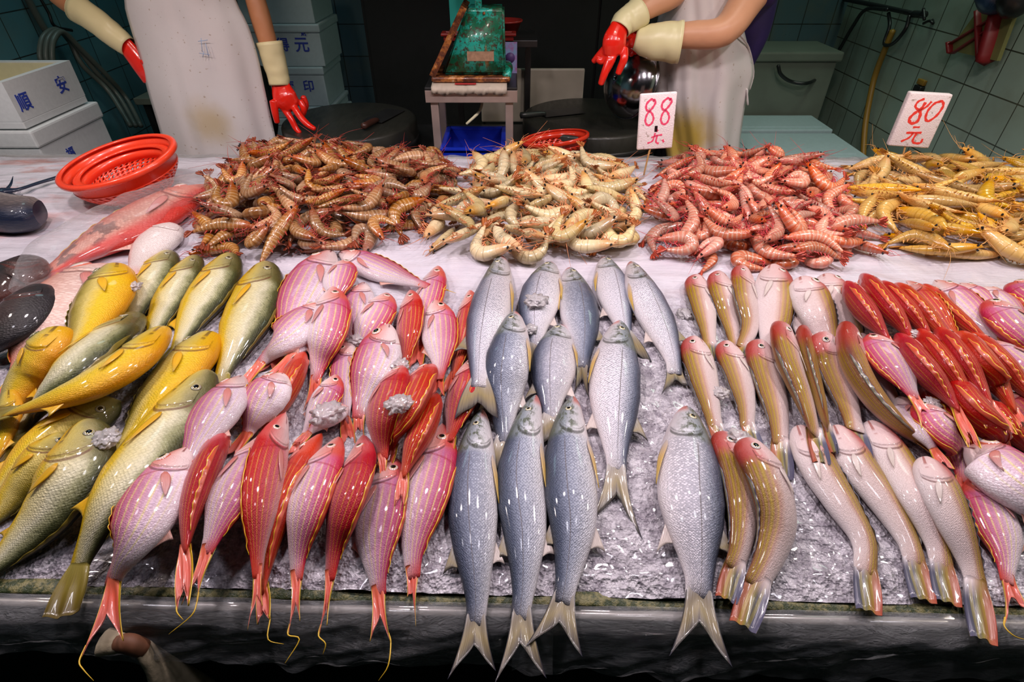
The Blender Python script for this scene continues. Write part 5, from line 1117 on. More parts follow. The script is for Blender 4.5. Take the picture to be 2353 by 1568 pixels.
t = thing('market_scale', ((x0+x1)/2, 2.62, Zs), 'rusty green spring scale seen from behind on the steel stool', 'scale')
cx = (x0+x1)/2; sx0 = x0+.05; sx1 = x1-.055; ys0, ys1 = 2.545, 2.73; top = float(at_y(1100, 22, 2.545)[2])
def wedge(x_bl, x_br, x_tl, x_tr, y0_, y1_, z0_, z1_, b, r=.0):
    V = [(x_bl, y0_, z0_), (x_br, y0_, z0_), (x_tr, y0_, z1_), (x_tl, y0_, z1_), (x_bl, y1_, z0_), (x_br, y1_, z0_), (x_tr, y1_, z1_), (x_tl, y1_, z1_)]
    bm = bmesh.new(); vs = [bm.verts.new(v) for v in V]
    for f in ((0, 1, 2, 3), (5, 4, 7, 6), (4, 0, 3, 7), (1, 5, 6, 2), (3, 2, 6, 7), (4, 5, 1, 0)): bm.faces.new([vs[i] for i in f])
    if r: bmesh.ops.bevel(bm, geom=bm.edges[:], offset=r, segments=3, affect='EDGES')
    bm.verts.index_update(); b.add([v.co for v in bm.verts], [[v.index for v in f.verts] for f in bm.faces]); bm.free()
pl = lambda px, py: at_y(px, py, 2.545)
b = MB(); wedge(pl(1018, 180)[0], pl(1162, 180)[0], pl(1070, 25)[0], pl(1158, 25)[0], ys0, ys1, Zs+.028, top, b, .010); b.build('housing', M['scale'], t)
b = MB(); b.box(x0+.028, x1-.03, 2.525, 2.77, Zs, Zs+.024, bev=.010); b.build('base', M['rust'], t)
b = MB(); b.tube([(x1-.045, 2.54, Zs+.022), (x1-.045, 2.62, Zs+.040), (x1-.045, 2.72, Zs+.030)], [.018, .026, .018], 14); b.build('base_lug', M['scale'], t)
# the dial plate leaning on the left side
a0 = pl(1000, 178); a1 = pl(1073, 20)
b = MB(); d = np.array([a1[0]-a0[0], 0, a1[2]-a0[2]]); d /= np.linalg.norm(d); nrm_ = np.array([-d[2], 0, d[0]])*.026
V = []
for y in (2.53, 2.75):
    for q in (a0, a1):
        for s_ in (0, 1): V.append((q[0]+nrm_[0]*s_, y, q[2]+nrm_[2]*s_))
b.add(V, [(0, 1, 3, 2), (4, 6, 7, 5), (0, 4, 5, 1), (2, 3, 7, 6), (0, 2, 6, 4), (1, 5, 7, 3)]); b.build('dial_rim', M['rust'], t, False)
q0, q1 = pl(1073, 118), pl(1135, 140); b = MB(); b.box(q0[0], q1[0], ys0-.003, ys0+.001, q1[2], q0[2]); b.build('label_plate', plain('brown_paper_label', (.34, .20, .12), .5, 0, .5, 60), t, False)
q0 = pl(1112, 30); b = MB(); b.tube([(q0[0], ys0-.001, q0[2]), (q0[0], ys0-.006, q0[2])], .006, 10); b.build('screw', M['rust'], t)
q0 = pl(1098, 24); q1 = pl(1098, -60); b = MB(); b.box(q0[0]-.014, q0[0]+.014, 2.60, 2.63, top-.01, q1[2], bev=.003); b.build('post', M['scale'], t, False)
b = MB(); b.lathe([(.001, q1[2]), (.12, q1[2]+.002), (.15, q1[2]+.018), (.148, q1[2]+.022), (.118, q1[2]+.007), (.001, q1[2]+.005)], (q0[0], 2.63, 0), 40); b.build('pan', M['dksteel'], t)
# banknote, teal panel, baskets behind the scale
M['note'] = None
g = G('purple_pink_note'); p = g.gen(); n = g.voro(p, 5.0); M['note'] = g.out(g.ramp(g.noise(p, 4, 3), [(.35, (.50, .10, .30)), (.5, (.35, .30, .60)), (.65, (.25, .45, .70)), (.75, (.60, .50, .60))]), .4)
q0, q1 = at_y(1160, 99, 2.74), at_y(1188, 168, 2.74)
t = thing('banknote', (float(q0[0]+q1[0])/2, 2.75, SZ), 'purple and pink paper note propped behind the scale', 'paper note')
b = MB(); b.box(q0[0]-.06, q1[0], 2.765, 2.768, SZ+.0, q0[2]); b.build('sheet', M['note'], t, False)
b = MB(); b.lathe([(.0001, 0), (.022, 0), (.022, .001), (.0001, .001)], (0, 0, 0), 24, M=Matrix.Translation(((q0[0]+q1[0])/2-.004, 2.7645, (q0[2]+SZ)/2)) @ Matrix.Rotation(PI/2, 4, 'X')); b.build('round_emblem', plain('dark_purple_emblem', (.10, .05, .20), .5), t)
M['teal'] = plain('teal_plastic', (.03, .50, .42), .35, 0, .15, 12); M['redb'] = plain('dark_red_plastic', (.30, .02, .015), .35)
q0, q1 = at_y(1030, -20, 2.95), at_y(1088, 72, 2.95)
t = thing('side_table', (.0, 3.05, .22), 'dark narrow stand behind the scale carrying baskets', 'stand'); b = MB(); b.box(-.32, .12, 2.90, 3.18, q1[2]-.06, q1[2]-.03, bev=.003); b.build('top', M['dksteel'], t, False)
for x in (-.30, .07): b = MB(); b.box(x, x+.03, 3.205, 3.235, .22, q1[2]-.03); b.build('leg', M['dksteel'], t, False)
tz = float(q1[2])-.029
t = thing('teal_crate', (float(q0[0]+q1[0])/2, 3.0, tz), 'bright teal plastic crate standing behind the scale', 'crate'); b = MB(); b.box(q0[0], q1[0]+.04, 2.95, 2.962, tz, q0[2], bev=.004); b.box(q0[0], q0[0]+.01, 2.962, 3.12, tz, q0[2]); b.build('panel', M['teal'], t, False)
def tray(x0, x1, y0, y1, z0, z1, mat, t, th=.01):
    b = MB(); b.box(x0, x1, y0, y1, z0, z0+th)
    for a in ((x0, x0+th, y0, y1), (x1-th, x1, y0, y1), (x0+th, x1-th, y0, y0+th), (x0+th, x1-th, y1-th, y1)): b.box(*a, z0+th, z1)
    b.build('shell', mat, t, False); b = MB(); e = .012
    for a in ((x0-e, x0+th, y0-e, y1+e), (x1-th, x1+e, y0-e, y1+e), (x0, x1, y0-e, y0+th), (x0, x1, y1-th, y1+e)): b.box(*a, z1-.0, z1+.012, bev=.004)
    b.build('rim', mat, t, False)
q0 = at_y(1012, 85, 2.86); q1 = at_y(1186, 85, 2.86)
t = thing('plastic_tray', (float(q0[0]+q1[0])/2, 2.95, tz), 'brownish red plastic tray rim showing on both sides of the scale', 'tray'); tray(q0[0]+.012, q1[0]-.012, 2.885, 2.94, tz, float(q0[2]), M['redb'], t, .008)
q0 = at_y(1172, 50, 3.05)
t = thing('red_bowl', (float(q0[0]), 3.06, tz), 'dark red round basket behind the right side of the scale', 'basket'); r_ = .075
zr = float(q0[2]); b = MB(); b.lathe([(.001, tz+.002), (r_*.7, tz+.002), (r_, zr), (r_*1.08, zr), (r_*1.08, zr+.008), (r_*.97, zr+.006), (r_*.66, tz+.008), (.001, tz+.008)], (q0[0]-.02, 3.06, 0), 36); b.build('shell', M['redb'], t)
# blue crate under the stool
M['blue'] = plain('deep_blue_plastic', (.006, .025, .40), .3)
t = thing('blue_crate', (.0, 2.8, WB_Z), 'deep blue plastic crate between the stool legs', 'crate'); q0 = at_y(1022, 345, 2.47); q1 = at_y(1208, 345, 2.47)
tray(x0+.062, x1-.062, 2.47, 2.78, WB_Z+.001, WB_Z+.10, M['blue'], t, .012)
b = MB(); pa = at_y(1110, 222, 2.62); pb = at_y(1102, 255, 2.58); pc = at_y(1072, 285, 2.56); b.tube([pa, pb, pc], [.006, .007, .006], 8); tag(b.build('drain_hose', M['foamy'], loc=tuple(pa)), 'short yellowish hose end hanging below the stool seat', 'hose')

# ---- colanders
M['redp'] = plain('bright_red_orange_plastic', (.82, .055, .018), .28, 0, .08, 20, coat=.3)
def colander(cx, cy, zr, r, depth, tilt, tdir, label, mat, sy=1.0, rimw=.022, seg=84, tx=0.0):
    t = thing('red_colander', (cx, cy, zr-depth), label, 'colander', 'red plastic colanders')
    R_ = Matrix.Translation((cx, cy, zr)) @ Matrix.Rotation(tdir, 4, 'Z') @ Matrix.Rotation(tilt, 4, 'X') @ Matrix.Rotation(-tdir, 4, 'Z') @ Matrix.Rotation(math.radians(tx), 4, 'X')
    b = MB(); prof = [(r, 0), (r+rimw*.6, .002), (r+rimw, -.002), (r+rimw, -.014), (r+rimw*.75, -.018), (r*.995, -.016), (r*.985, -.05*depth/.11)]
    b.lathe(prof, seg=96, M=R_, sy=sy); o = b.build('rim', mat, t); modi(o, 'SOLIDIFY', thickness=.004, offset=-1)
    rows = 17; V = []
    for j in range(rows):
        a = j/(rows-1); rr_ = r*(.985-.30*a**1.4); z = -.05*depth/.11-(depth-.05*depth/.11)*a
        for i in range(seg):
            q = 2*PI*(i+j*.5)/seg; v = R_ @ Vector((rr_*math.cos(q), rr_*math.sin(q)*sy, z)); V.append(v)
    F = []
    for j in range(rows-1):
        for i in range(seg):
            hole = (j % 3 != 0) and ((i+j//3) % 2 == 0) and 0 < j < rows-2
            if not hole: F.append((j*seg+i, (j+1)*seg+i, (j+1)*seg+(i+1) % seg, j*seg+(i+1) % seg))
    o = mk('perforated_wall', V, F, mat, t); modi(o, 'SOLIDIFY', thickness=.0035, offset=0)
    b = MB(); b.lathe([(r*.685, -depth), (r*.685, -depth-.008), (r*.60, -depth-.002), (r*.4, -depth+.004), (.001, -depth+.004)], seg=72, M=R_, sy=sy); o = b.build('bottom', mat, t); modi(o, 'SOLIDIFY', thickness=.0035, offset=0)
    return t
pc = at_z(266, 366, T+.135); rr_ = 133/FPX*depth_of(pc)
colander(float(pc[0]), float(pc[1]), float(pc[2]), rr_*.93, .115, math.radians(-9), math.radians(90), 'outer, larger of the two nested bright red colanders at the left of the counter', M['redp'], sy=.86, tx=9)
colander(float(pc[0])+.008, float(pc[1])+.004, float(pc[2])-.022, rr_*.72, .085, math.radians(-9), math.radians(90), 'inner, smaller of the two nested bright red colanders', M['redp'], sy=.86, rimw=.026, tx=9)
pc = at_y(1277, 314, 2.46); rr_ = 80/FPX*depth_of(pc)
t = thing('bench_box', (float(pc[0]), 2.5, WB_Z), 'low dark box holding the small red colander behind the counter', 'box'); 
M['redo'] = plain('wet_red_orange_basket', (.62, .035, .012), .2, 0, .1, 30, coat=.6)
colander(float(pc[0]), 2.475+.02, float(pc[2])-.01, rr_*.9, .075, math.radians(-7), math.radians(90), 'small wet red colander behind the counter, right of the stool', M['redo'], sy=.62, seg=60, rimw=.014)
bz = float(pc[2])-.10; b = MB(); b.box(float(pc[0])-.14, float(pc[0])+.14, 2.45, 2.535, WB_Z, bz-.0, bev=.004); b.build('body', M['darkwood'], t, False)

# ---- price signs
g = G('speckled_foam_card'); p = g.pos(); n = g.voro(p, 260); n2 = g.noise(p, 60, 4); M['sign'] = g.out(g.mix(g.step(n2, .62, .72), g.mix(n, (.80, .66, .68), (.86, .78, .77)), (.45, .36, .32)), .6, 0, g.bump(n, .5, .0015))
M['signw'] = g.mat
M['ink'] = plain('bright_red_ink', (.85, .05, .035), .5, 0, .15, 200); M['pink_ink'] = plain('pink_red_ink', (.85, .07, .16), .5, 0, .3, 160); M['stick'] = plain('bamboo_stick', (.48, .27, .10), .5)
def sign(name, c, w_, h_, th, yaw, tilt, lean, strokes, inkm, foot, label, extra=None):
    t = thing(name, foot, label, 'price sign'); R_ = Matrix.Translation(c) @ Matrix.Rotation(yaw, 4, 'Z') @ Matrix.Rotation(lean, 4, 'Y') @ Matrix.Rotation(tilt, 4, 'X')
    b = MB(); bm = bmesh.new(); bmesh.ops.create_grid(bm, x_segments=1, y_segments=1, size=.5); bm.free()
    b.box(-w_/2, w_/2, -th/2, th/2, -h_/2, h_/2, M=R_, bev=.006); b.build('card', M['sign'], t)
    b = MB()
    for (pts, r) in strokes:
        b.tube([R_ @ Vector((x*w_, -th/2-.0006, y*h_)) for x, y in pts], r*w_, 6, flat=1.0, sub=5) if False else None
        P_, _ = spline([(x*w_, y*h_) for x, y in pts], 1.0, 6); n_ = len(P_); V = []
        for i in range(n_):
            d = P_[min(i+1, n_-1)]-P_[max(i-1, 0)]; d /= np.linalg.norm(d)+1e-9; nn_ = np.array([-d[1], d[0]])*r*w_*(1+.18*math.sin(i*1.3))
            for s_, yo in ((1, 0), (1, -.0009), (-1, -.0009), (-1, 0)): V.append(R_ @ Vector((P_[i][0]+nn_[0]*s_, -th/2+.0004+yo, P_[i][1]+nn_[1]*s_)))
        b.add(V, grid_faces(n_, 4, True)+[(0, 1, 2, 3), (n_*4-4, n_*4-3, n_*4-2, n_*4-1)])
    b.build('writing', inkm, t, False)
    if extra:
        b = MB(); b.box(*extra, M=R_); b.build('black_mark', M['pr_eye'], t, False)
    q = R_ @ Vector((-.08*w_, 0, -h_/2+.02)); b = MB(); b.tube([tuple(q), ((q[0]+foot[0])/2, (q[1]+foot[1])/2, (q[2]+foot[2])/2), (foot[0], foot[1], foot[2]-.03)], [.0038, .0036, .003], 8); b.build('stick', M['stick'], t); return t
eight = lambda cx, tl=0.0: [([(cx+.05+tl, .36), (cx-.03+tl, .40), (cx-.11, .33), (cx-.12, .24), (cx-.04, .20), (cx+.05, .25), (cx+.08+tl, .34), (cx+.03+tl, .40)], .028), ([(cx-.03, .20), (cx-.10, .12), (cx-.12, .02), (cx-.05, -.05), (cx+.05, -.03), (cx+.10, .06), (cx+.05, .15), (cx-.03, .20)], .026)]
yuan = [([(-.10, -.12), (.06, -.11)], .022), ([(-.20, -.23), (.16, -.21)], .026), ([(-.03, -.22), (-.09, -.32), (-.24, -.40)], .024), ([(.05, -.22), (.03, -.36), (.10, -.41), (.24, -.40), (.25, -.32)], .026)]
S88 = at_y(1508, 279, 2.06); F88 = at_y(1482, 385, 2.04)
d88 = depth_of(S88)/FPX
sign('price_sign', tuple(S88), 83*d88, 122*d88, .016, math.radians(2), math.radians(-6), math.radians(-3), eight(-.20, .04)+eight(.23, .05)+[([(0, -.14), (.05, -.17)], .03), ([(-.12, -.28), (.02, -.25), (.18, -.24)], .02), ([(-.02, -.2), (-.08, -.34), (-.22, -.38)], .02), ([(.04, -.24), (.02, -.36), (.10, -.40)], .024), ([(.20, -.33), (.24, -.38)], .026)], M['pink_ink'], tuple(F88), 'white foam price sign reading 88 on a stick between the grey and pink prawns', (-.006, .004, -.0095, -.0075, -.022-.012, -.012-.002))
S80 = at_y(2110, 276, 2.14); F80 = at_y(2076, 362, 2.12); d80 = depth_of(S80)/FPX
oval = [([(.27, .37), (.16, .33), (.08, .20), (.10, .06), (.20, .01), (.33, .12), (.38, .28), (.33, .36), (.25, .38)], .028)]
eight2 = [([(-.12, .40), (-.24, .34), (-.25, .25), (-.12, .20), (.0, .26), (.07, .36)], .026), ([(-.06, .34), (-.10, .22), (-.22, .12), (-.27, .02), (-.18, -.05), (-.06, -.01), (-.06, .12), (-.12, .19)], .034)]
sign('price_sign', tuple(S80), 88*d80, 118*d80, .030, math.radians(-10), math.radians(-2), math.radians(1), eight2+oval+yuan, M['ink'], tuple(F80), 'white foam price sign reading 80 with a yuan character above the yellow prawns')

# ---- things on the right wall
M['bhose'] = plain('black_rubber_hose', (.010, .012, .012), .35); M['yhose'] = plain('yellow_brown_hose', (.30, .17, .02), .4); M['ghose'] = plain('grey_green_hose', (.10, .12, .10), .4)
def on_wall(px, py, off=.0):                                   # point on the right wall
    r = ray(px, py); tt_ = (WR-off)/r[0]; return np.array([0, 0, CAM_H])+r*tt_
def on_left(px, py, off=.0):
    r = ray(px, py); tt_ = (WL+off)/r[0]; return np.array([0, 0, CAM_H])+r*tt_
def hose(pts, r, m, label, name='hose', cat='hose'):
    b = MB(); b.tube(pts, r, 10, sub=8); return tag(b.build(name, m, loc=tuple(pts[0])), label, cat)
hose([on_wall(2052, 70, .05), on_wall(2035, 110, .05), on_wall(2012, 170, .04), on_wall(2000, 220, .04), on_wall(1988, 290, .04), on_wall(1983, 370, .04), on_wall(1980, 460, .04)], .017, M['yhose'], 'yellow-brown hose hanging from the tap on the right wall')
hose([on_wall(2040, 22, .05), on_wall(1990, 22, .05), on_wall(1960, 60, .05), on_wall(1925, 120, .06), on_wall(1895, 165, .10), at_y(1860, 190, 3.86), at_y(1820, 188, 3.86), at_y(1795, 172, 3.86), at_y(1788, 150, 3.87)], .011, M['bhose'], 'long thin black hose running from the wall tap down over the grey chest')
hose([on_wall(2042, 30, .04), on_wall(2044, 60, .05), on_wall(2032, 100, .06), on_wall(2052, 100, .07), on_wall(2080, 68, .06), on_wall(2090, 36, .05)], .010, M['bhose'], 'short black hose loop beneath the wall tap')
t = thing('water_tap', tuple(on_wall(2088, 30)), 'dark water pipe with a tap on the right wall', 'tap')
b = MB(); b.tube([on_wall(1940, -2, .04), on_wall(2020, 14, .04), on_wall(2100, 32, .04)], .013, 10); b.build('pipe', M['bhose'], t)
b = MB(); b.tube([on_wall(2100, 32, .04), on_wall(2125, 34, .05)], .018, 12); b.tube([on_wall(2095, 33, .0), on_wall(2095, 33, .04)], .016, 10); b.build('valve', M['bhose'], t)
b = MB(); b.tube([on_wall(2122, 20, .06), on_wall(2124, 46, .06)], .008, 8); b.build('handle', M['bhose'], t)
t = thing('wall_hook', tuple(on_wall(2135, 52)), 'small black hook with a rust trail on the right wall', 'hook'); b = MB(); b.tube([on_wall(2122, 54, .02), on_wall(2136, 48, .03), on_wall(2144, 54, .02), on_wall(2143, 46, .0)], .007, 8); b.build('hook', M['bhose'], t)
t = thing('wall_plug', tuple(on_wall(2115, 210)), 'small black and yellow bracket on the tiles behind the 80 sign', 'bracket'); b = MB(); q = on_wall(2115, 210); b.box(q[0]-.03, q[0]-.001, q[1]-.03, q[1]+.03, q[2]-.05, q[2]+.03, bev=.006); b.build('bracket', M['bhose'], t); b = MB(); b.box(q[0]-.02, q[0]-.001, q[1]-.025, q[1]+.035, q[2]+.032, q[2]+.06, bev=.004); b.build('cap', M['yhose'], t)
# red framed rack hanging on the wall
M['dred'] = plain('dark_red_band', (.22, .012, .014), .45); M['ytile'] = plain('mossy_yellow_board', (.20, .21, .07), .5, 0, .3, 14)
t = thing('hanging_board', tuple(on_wall(2250, 80)), 'dirty yellow board with dark red crossed bands hung on the right wall', 'board')
C4 = [on_wall(2248, 22, .05), on_wall(2330, 34, .05), on_wall(2290, 140, .05), on_wall(2180, 115, .05)]
V = [c.tolist() for c in C4]+[(c+np.array([.018, 0, 0])).tolist() for c in C4]
mk('panel', V, [(0, 1, 2, 3), (7, 6, 5, 4), (0, 4, 5, 1), (1, 5, 6, 2), (2, 6, 7, 3), (3, 7, 4, 0)], M['ytile'], t, smooth=False)
b = MB()
def band(p0, p1, wd): b.tube([on_wall(*p0, .056), on_wall((p0[0]+p1[0])/2, (p0[1]+p1[1])/2, .060), on_wall(*p1, .056)], wd, 6, flat=.35, up=(0, 0, 1))
band((2248, 26), (2252, 135), .022); band((2300, 30), (2185, 100), .016); band((2268, 70), (2190, 122), .016); band((2295, 34), (2265, 140), .045); band((2182, 98), (2184, 120), .02); b.build('crossed_bands', M['dred'], t)
t = thing('blue_bag', tuple(on_wall(2300, -10)), 'blue and black bag hanging above the board on the right wall', 'bag'); b = MB(); b.tube([on_wall(2275, 18, .09), on_wall(2290, -10, .10), on_wall(2300, -50, .09)], [.05, .085, .05], 12); b.build('pouch', plain('dark_blue_bag', (.02, .05, .10), .3), t); b = MB(); b.tube([on_wall(2320, 26, .08), on_wall(2335, 0, .10), on_wall(2340, -40, .08)], [.04, .07, .05], 12); b.build('side_pouch', M['bhose'], t)
# ---- left wall: pipe, coil of hose, hooks
t = thing('wall_pipe', tuple(on_left(88, 40)), 'pale pipe running down the left wall to the coiled hose', 'pipe'); b = MB(); b.tube([on_left(55, -20, .03), on_left(88, 42, .03), on_left(106, 72, .03)], .018, 10); b.build('pipe', M['ghose'], t)
for k, (a, lab) in enumerate([(0, 'outermost loop of grey hose coiled on the left wall'), (1, 'middle loop of grey hose coiled on the left wall'), (2, 'inner loop of grey hose trailing to the floor at left')]):
    hose([on_left(110+k*10, 165+k*10, .05+.02*k), on_left(92+k*14, 130, .05+.03*k), on_left(100+k*12, 85+k*3, .06+.03*k), on_left(130+k*8, 68+k*3, .07+.03*k), on_left(160+k*14, 95+k*10, .08+.03*k), on_left(190+k*28, 150+k*12, .10+.03*k), on_left(250+k*20, 210+k*8, .16), on_left(300+k*12, 290, .30)], .014, M['ghose'], lab)
hose([on_left(92, -5, .04), on_left(112, 30, .05), on_left(126, 60, .05), on_left(165, 70, .05)], .008, M['bhose'], 'black cable hanging beside the pale pipe on the left wall', 'cable', 'cable')
# ---- sack and cloth under the counter front
M['sack'] = plain('coarse_pale_sack', (.40, .33, .22), .8, 0, .3, 40, .8, bd=.004)
t = thing('tied_sack', (-.55, .30, .35), 'pale woven sack with a tied neck hanging under the counter front at left', 'sack')
zq = .765; a0, a1, a2, a3, a4 = at_z(240, 1476, zq), at_z(290, 1480, zq), at_z(330, 1492, zq-.02), at_z(370, 1540, zq-.07), at_z(430, 1640, zq-.19)
b = MB(); b.tube([a0, a1], [.020, .012], 12, flat=.7); b.tube([a2, a3, a4, at_z(520, 1760, .42)], [.014, .024, .060, .09], 18, flat=.6); o = b.build('bag', M['sack'], t)
b = MB(); b.tube([a1-np.array([.012, 0, 0]), a1+np.array([.004, 0, 0]), a2], [.012, .014, .013], 12); b.build('tie', plain('brown_tie', (.20, .08, .04), .6), t)
# ------------------------------------------------------------------ people
M['skin'] = None
g = G('tanned_skin'); p = g.pos(); n = g.noise(p, 20, 4); M['skin'] = g.out(g.mix(n, (.50, .20, .085), (.58, .26, .125)), .42, 0, g.bump(g.noise(p, 220, 3), .12, .001), .4, sss=.08)
g = G('lighter_skin'); p = g.pos(); n = g.noise(p, 20, 4); M['skin2'] = g.out(g.mix(n, (.58, .29, .16), (.66, .35, .20)), .42, 0, g.bump(g.noise(p, 220, 3), .12, .001), .4, sss=.08)
M['gred'] = plain('shiny_red_rubber', (.80, .018, .008), .24, 0, .06, 30, .25, coat=.4, bd=.002); M['gcream'] = plain('cream_rubber_cuff', (.72, .62, .34), .38, 0, .06, 14, .25, bd=.003); M['gcream2'] = plain('pale_yellow_rubber_cuff', (.74, .68, .38), .36, 0, .06, 14, .25, bd=.003)
M['pants'] = plain('black_trousers', (.008, .008, .010), .7); M['shirtb'] = plain('black_tshirt', (.010, .009, .012), .7); M['navy'] = plain('navy_tshirt', (.022, .010, .085), .7, 0, .2, 20); M['hair'] = plain('black_hair', (.01, .008, .008), .45); M['boot'] = plain('black_rubber_boot', (.012, .012, .012), .3)
def apron_mat(name, sx, sy, rad, amount):
    g = G(name); p = g.pos(); s = g.sep(p); n = g.noise(p, 5, 5, .6); sp = g.noise(p, 70, 2, .4)
    dx = g.m('SUBTRACT', s[0], sx); dz = g.m('SUBTRACT', s[2], sy); d = g.m('SQRT', g.m('ADD', g.m('MULTIPLY', dx, dx), g.m('MULTIPLY', dz, dz)))
    st = g.m('MULTIPLY', g.m('SUBTRACT', 1.0, g.step(g.m('ADD', d, g.m('MULTIPLY', n, .12)), rad*.4, rad)), amount)
    c = g.mix(n, (.66, .60, .58), (.76, .72, .70)); c = g.mix(st, c, (.50, .34, .07)); c = g.mix(g.m('MULTIPLY', g.step(sp, .70, .74), .5), c, (.30, .18, .08))
    return g.out(c, .36, 0, g.bump(n, .25, .004), .45, .2)
def union(b, name, mat, parent, voxel=.008, smooth=6):
    o = b.build(name, mat, parent); modi(o, 'REMESH', mode='VOXEL', voxel_size=voxel, use_smooth_shade=True); modi(o, 'SMOOTH', factor=.5, iterations=smooth); return o
def legs(b, x, y, z0, zh, w, sc=1.0, grow=0.0):
    for s in (-1, 1):
        b.tube([(x+s*w*.45, y, zh), (x+s*w*.50, y-.01, zh-.22), (x+s*w*.50, y-.015, z0+.46), (x+s*w*.50, y+.01, z0+.28), (x+s*w*.50, y+.005, z0+.08)], [.105+grow, .095+grow, .062+grow, .058+grow, .042+grow*1.4], 16)
def torso(b, pts, rad, flat=.68): b.tube(pts, rad, 22, flat=flat, up=(0, 1, 0))
def head(b, x, y, z):
    b.tube([(x, y, z-.30), (x, y-.01, z-.16)], [.062, .055], 14)
    b.tube([(x, y-.015, z-.13), (x, y-.025, z-.08), (x, y-.015, z), (x, y+.005, z+.08), (x, y+.01, z+.115)], [.045, .066, .082, .078, .03], 18, up=(0, 1, 0), flat=1.12)
    b.tube([(x, y-.095, z+.02), (x, y-.118, z-.025)], [.008, .014], 8)
    for s in (-1, 1): b.tube([(x+s*.078, y, z+.02), (x+s*.084, y+.01, z-.03)], [.016, .012], 8)
def hair_cap(x, y, z, parent):
    b = MB(); b.tube([(x, y+.03, z-.05), (x, y+.035, z+.02), (x, y+.012, z+.10), (x, y+.012, z+.128)], [.070, .088, .078, .03], 18, up=(0, 1, 0)); union(b, 'hair', M['hair'], parent, .009, 3)
def face(x, y, z, parent):
    for s in (-1, 1): b = MB(); b.tube([(x+s*.03, y-.096, z), (x+s*.031, y-.104, z)], [.011, .006], 10); b.build('eye', M['pr_eye'], parent)
    b = MB(); b.tube([(x-.024, y-.098, z-.062), (x, y-.106, z-.064), (x+.024, y-.098, z-.062)], [.003, .006, .003], 8, flat=.6); b.build('mouth', plain('lips', (.45, .12, .09), .4), parent)
def glove(parent, hand_pts, hand_rad, fingers, cuff_pts, cuff_rad, creammat, label=None, flat=.5, up=(0, 1, 0), name='glove'):
    b = MB(); b.tube(hand_pts, hand_rad, 18, flat=flat, up=up)
    for pts, rad in fingers: b.tube(pts, [q*1.22 for q in rad], 12, sub=5)
    # wrinkles are modelled as slight swellings of the finger chains
    o = union(b, name, M['gred'], parent, .0032, 4)
    if label: o['label'] = label
    P_, R_ = spline(cuff_pts, cuff_rad, 6); V = []; seg = 26; prev = None
    for i in range(len(P_)):
        t_ = P_[min(i+1, len(P_)-1)]-P_[max(i-1, 0)]; t_ /= np.linalg.norm(t_); a = prev if prev is not None else np.array([0, 1., 0]); c = a-t_*np.dot(a, t_); c /= np.linalg.norm(c); prev = c; d = np.cross(t_, c)
        for j in range(seg):
            q = 2*PI*j/seg; wr = 1+.07*mnoise.noise(Vector((i*.35, math.cos(q)*1.6, math.sin(q)*1.6)))*(1 if i < len(P_)-2 else .2); V.append(P_[i]+R_[i]*wr*(d*math.cos(q)+c*math.sin(q)*.85))
    o2 = mk('cuff', V, grid_faces(len(P_), seg, True), creammat, o); modi(o2, 'SOLIDIFY', thickness=.003, offset=1)
    b = MB(); ring = [V[-seg+j] for j in range(seg)]; ring.append(ring[0]); b.tube(ring, .0034, 6, sub=1, cap=False); mk('cuff_rim', b.V, b.F, creammat, o)
    return o
def apron(parent, rows, mat, Yc, bulge, seed, name='apron', folds=.012, n=46, m=40):
    rp = catmull([(a, l, r) for a, l, r in rows], n); V = []
    for i in range(n):
        py, l, r = rp[i]
        for j in range(m):
            t = j/(m-1); px = l+(r-l)*t; q = 2*t-1; Y = Yc+bulge*(q*q)-.0
            f = folds*(i/n+.25)*(mnoise.noise(Vector((t*3.2+seed, i*.035, 0)))*1.4+.5*mnoise.noise(Vector((t*8+seed, i*.06, 4))))
            V.append(at_y(px, py, Y+f*2.0))
    o = mk(name, V, grid_faces(n, m), mat, parent); modi(o, 'SOLIDIFY', thickness=.003, offset=1); return o

# ---- left worker
W1 = thing('person', (-1.37, 2.78, .22), 'person at left in a long white apron and black clothes wearing cream and red gloves', 'person')
A = at_y
sh_l, sh_r = np.array([-1.57, 2.78, 1.66]), np.array([-1.15, 2.78, 1.66])
el_l = A(120, -30, 2.84); wr_l = A(285, 100, 2.68); el_r = A(578, -30, 2.72); wr_r = A(642, 188, 2.66)
b = MB(); torso(b, [(-1.37, 2.80, 1.05), (-1.37, 2.79, 1.25), (-1.37, 2.78, 1.48), (-1.36, 2.79, 1.64), (-1.36, 2.80, 1.70)], [.165, .145, .175, .16, .06])
legs(b, -1.37, 2.80, .22, 1.08, .19); head(b, -1.36, 2.76, 1.90)
b.tube([sh_l, (sh_l+el_l)/2+np.array([-.01, 0, 0]), el_l, (el_l+wr_l)/2, wr_l], [.060, .050, .042, .043, .027], 14); b.tube([sh_r, (sh_r+el_r)/2, el_r, (el_r*.6+wr_r*.4), wr_r], [.060, .050, .042, .043, .028], 14)
for s in (-1, 1): b.tube([(-1.37+s*.095, 2.80, .27), (-1.37+s*.10, 2.66, .25)], [.045, .035], 10)
union(b, 'body', M['skin'], W1, .010)
b = MB(); torso(b, [(-1.37, 2.80, 1.02), (-1.37, 2.79, 1.25), (-1.37, 2.78, 1.48), (-1.36, 2.79, 1.645)], [.185, .165, .192, .165]); b.tube([sh_l, (sh_l*.4+el_l*.6)], [.078, .070], 14); b.tube([sh_r, (sh_r*.4+el_r*.6)], [.078, .070], 14); union(b, 'shirt', M['shirtb'], W1, .010)
b = MB(); b.tube([(-1.37, 2.80, 1.12), (-1.37, 2.80, .98)], [.178, .17], 20, flat=.72, up=(0, 1, 0)); legs(b, -1.37, 2.80, .22, 1.02, .20, grow=.020); union(b, 'trousers', M['pants'], W1, .011)
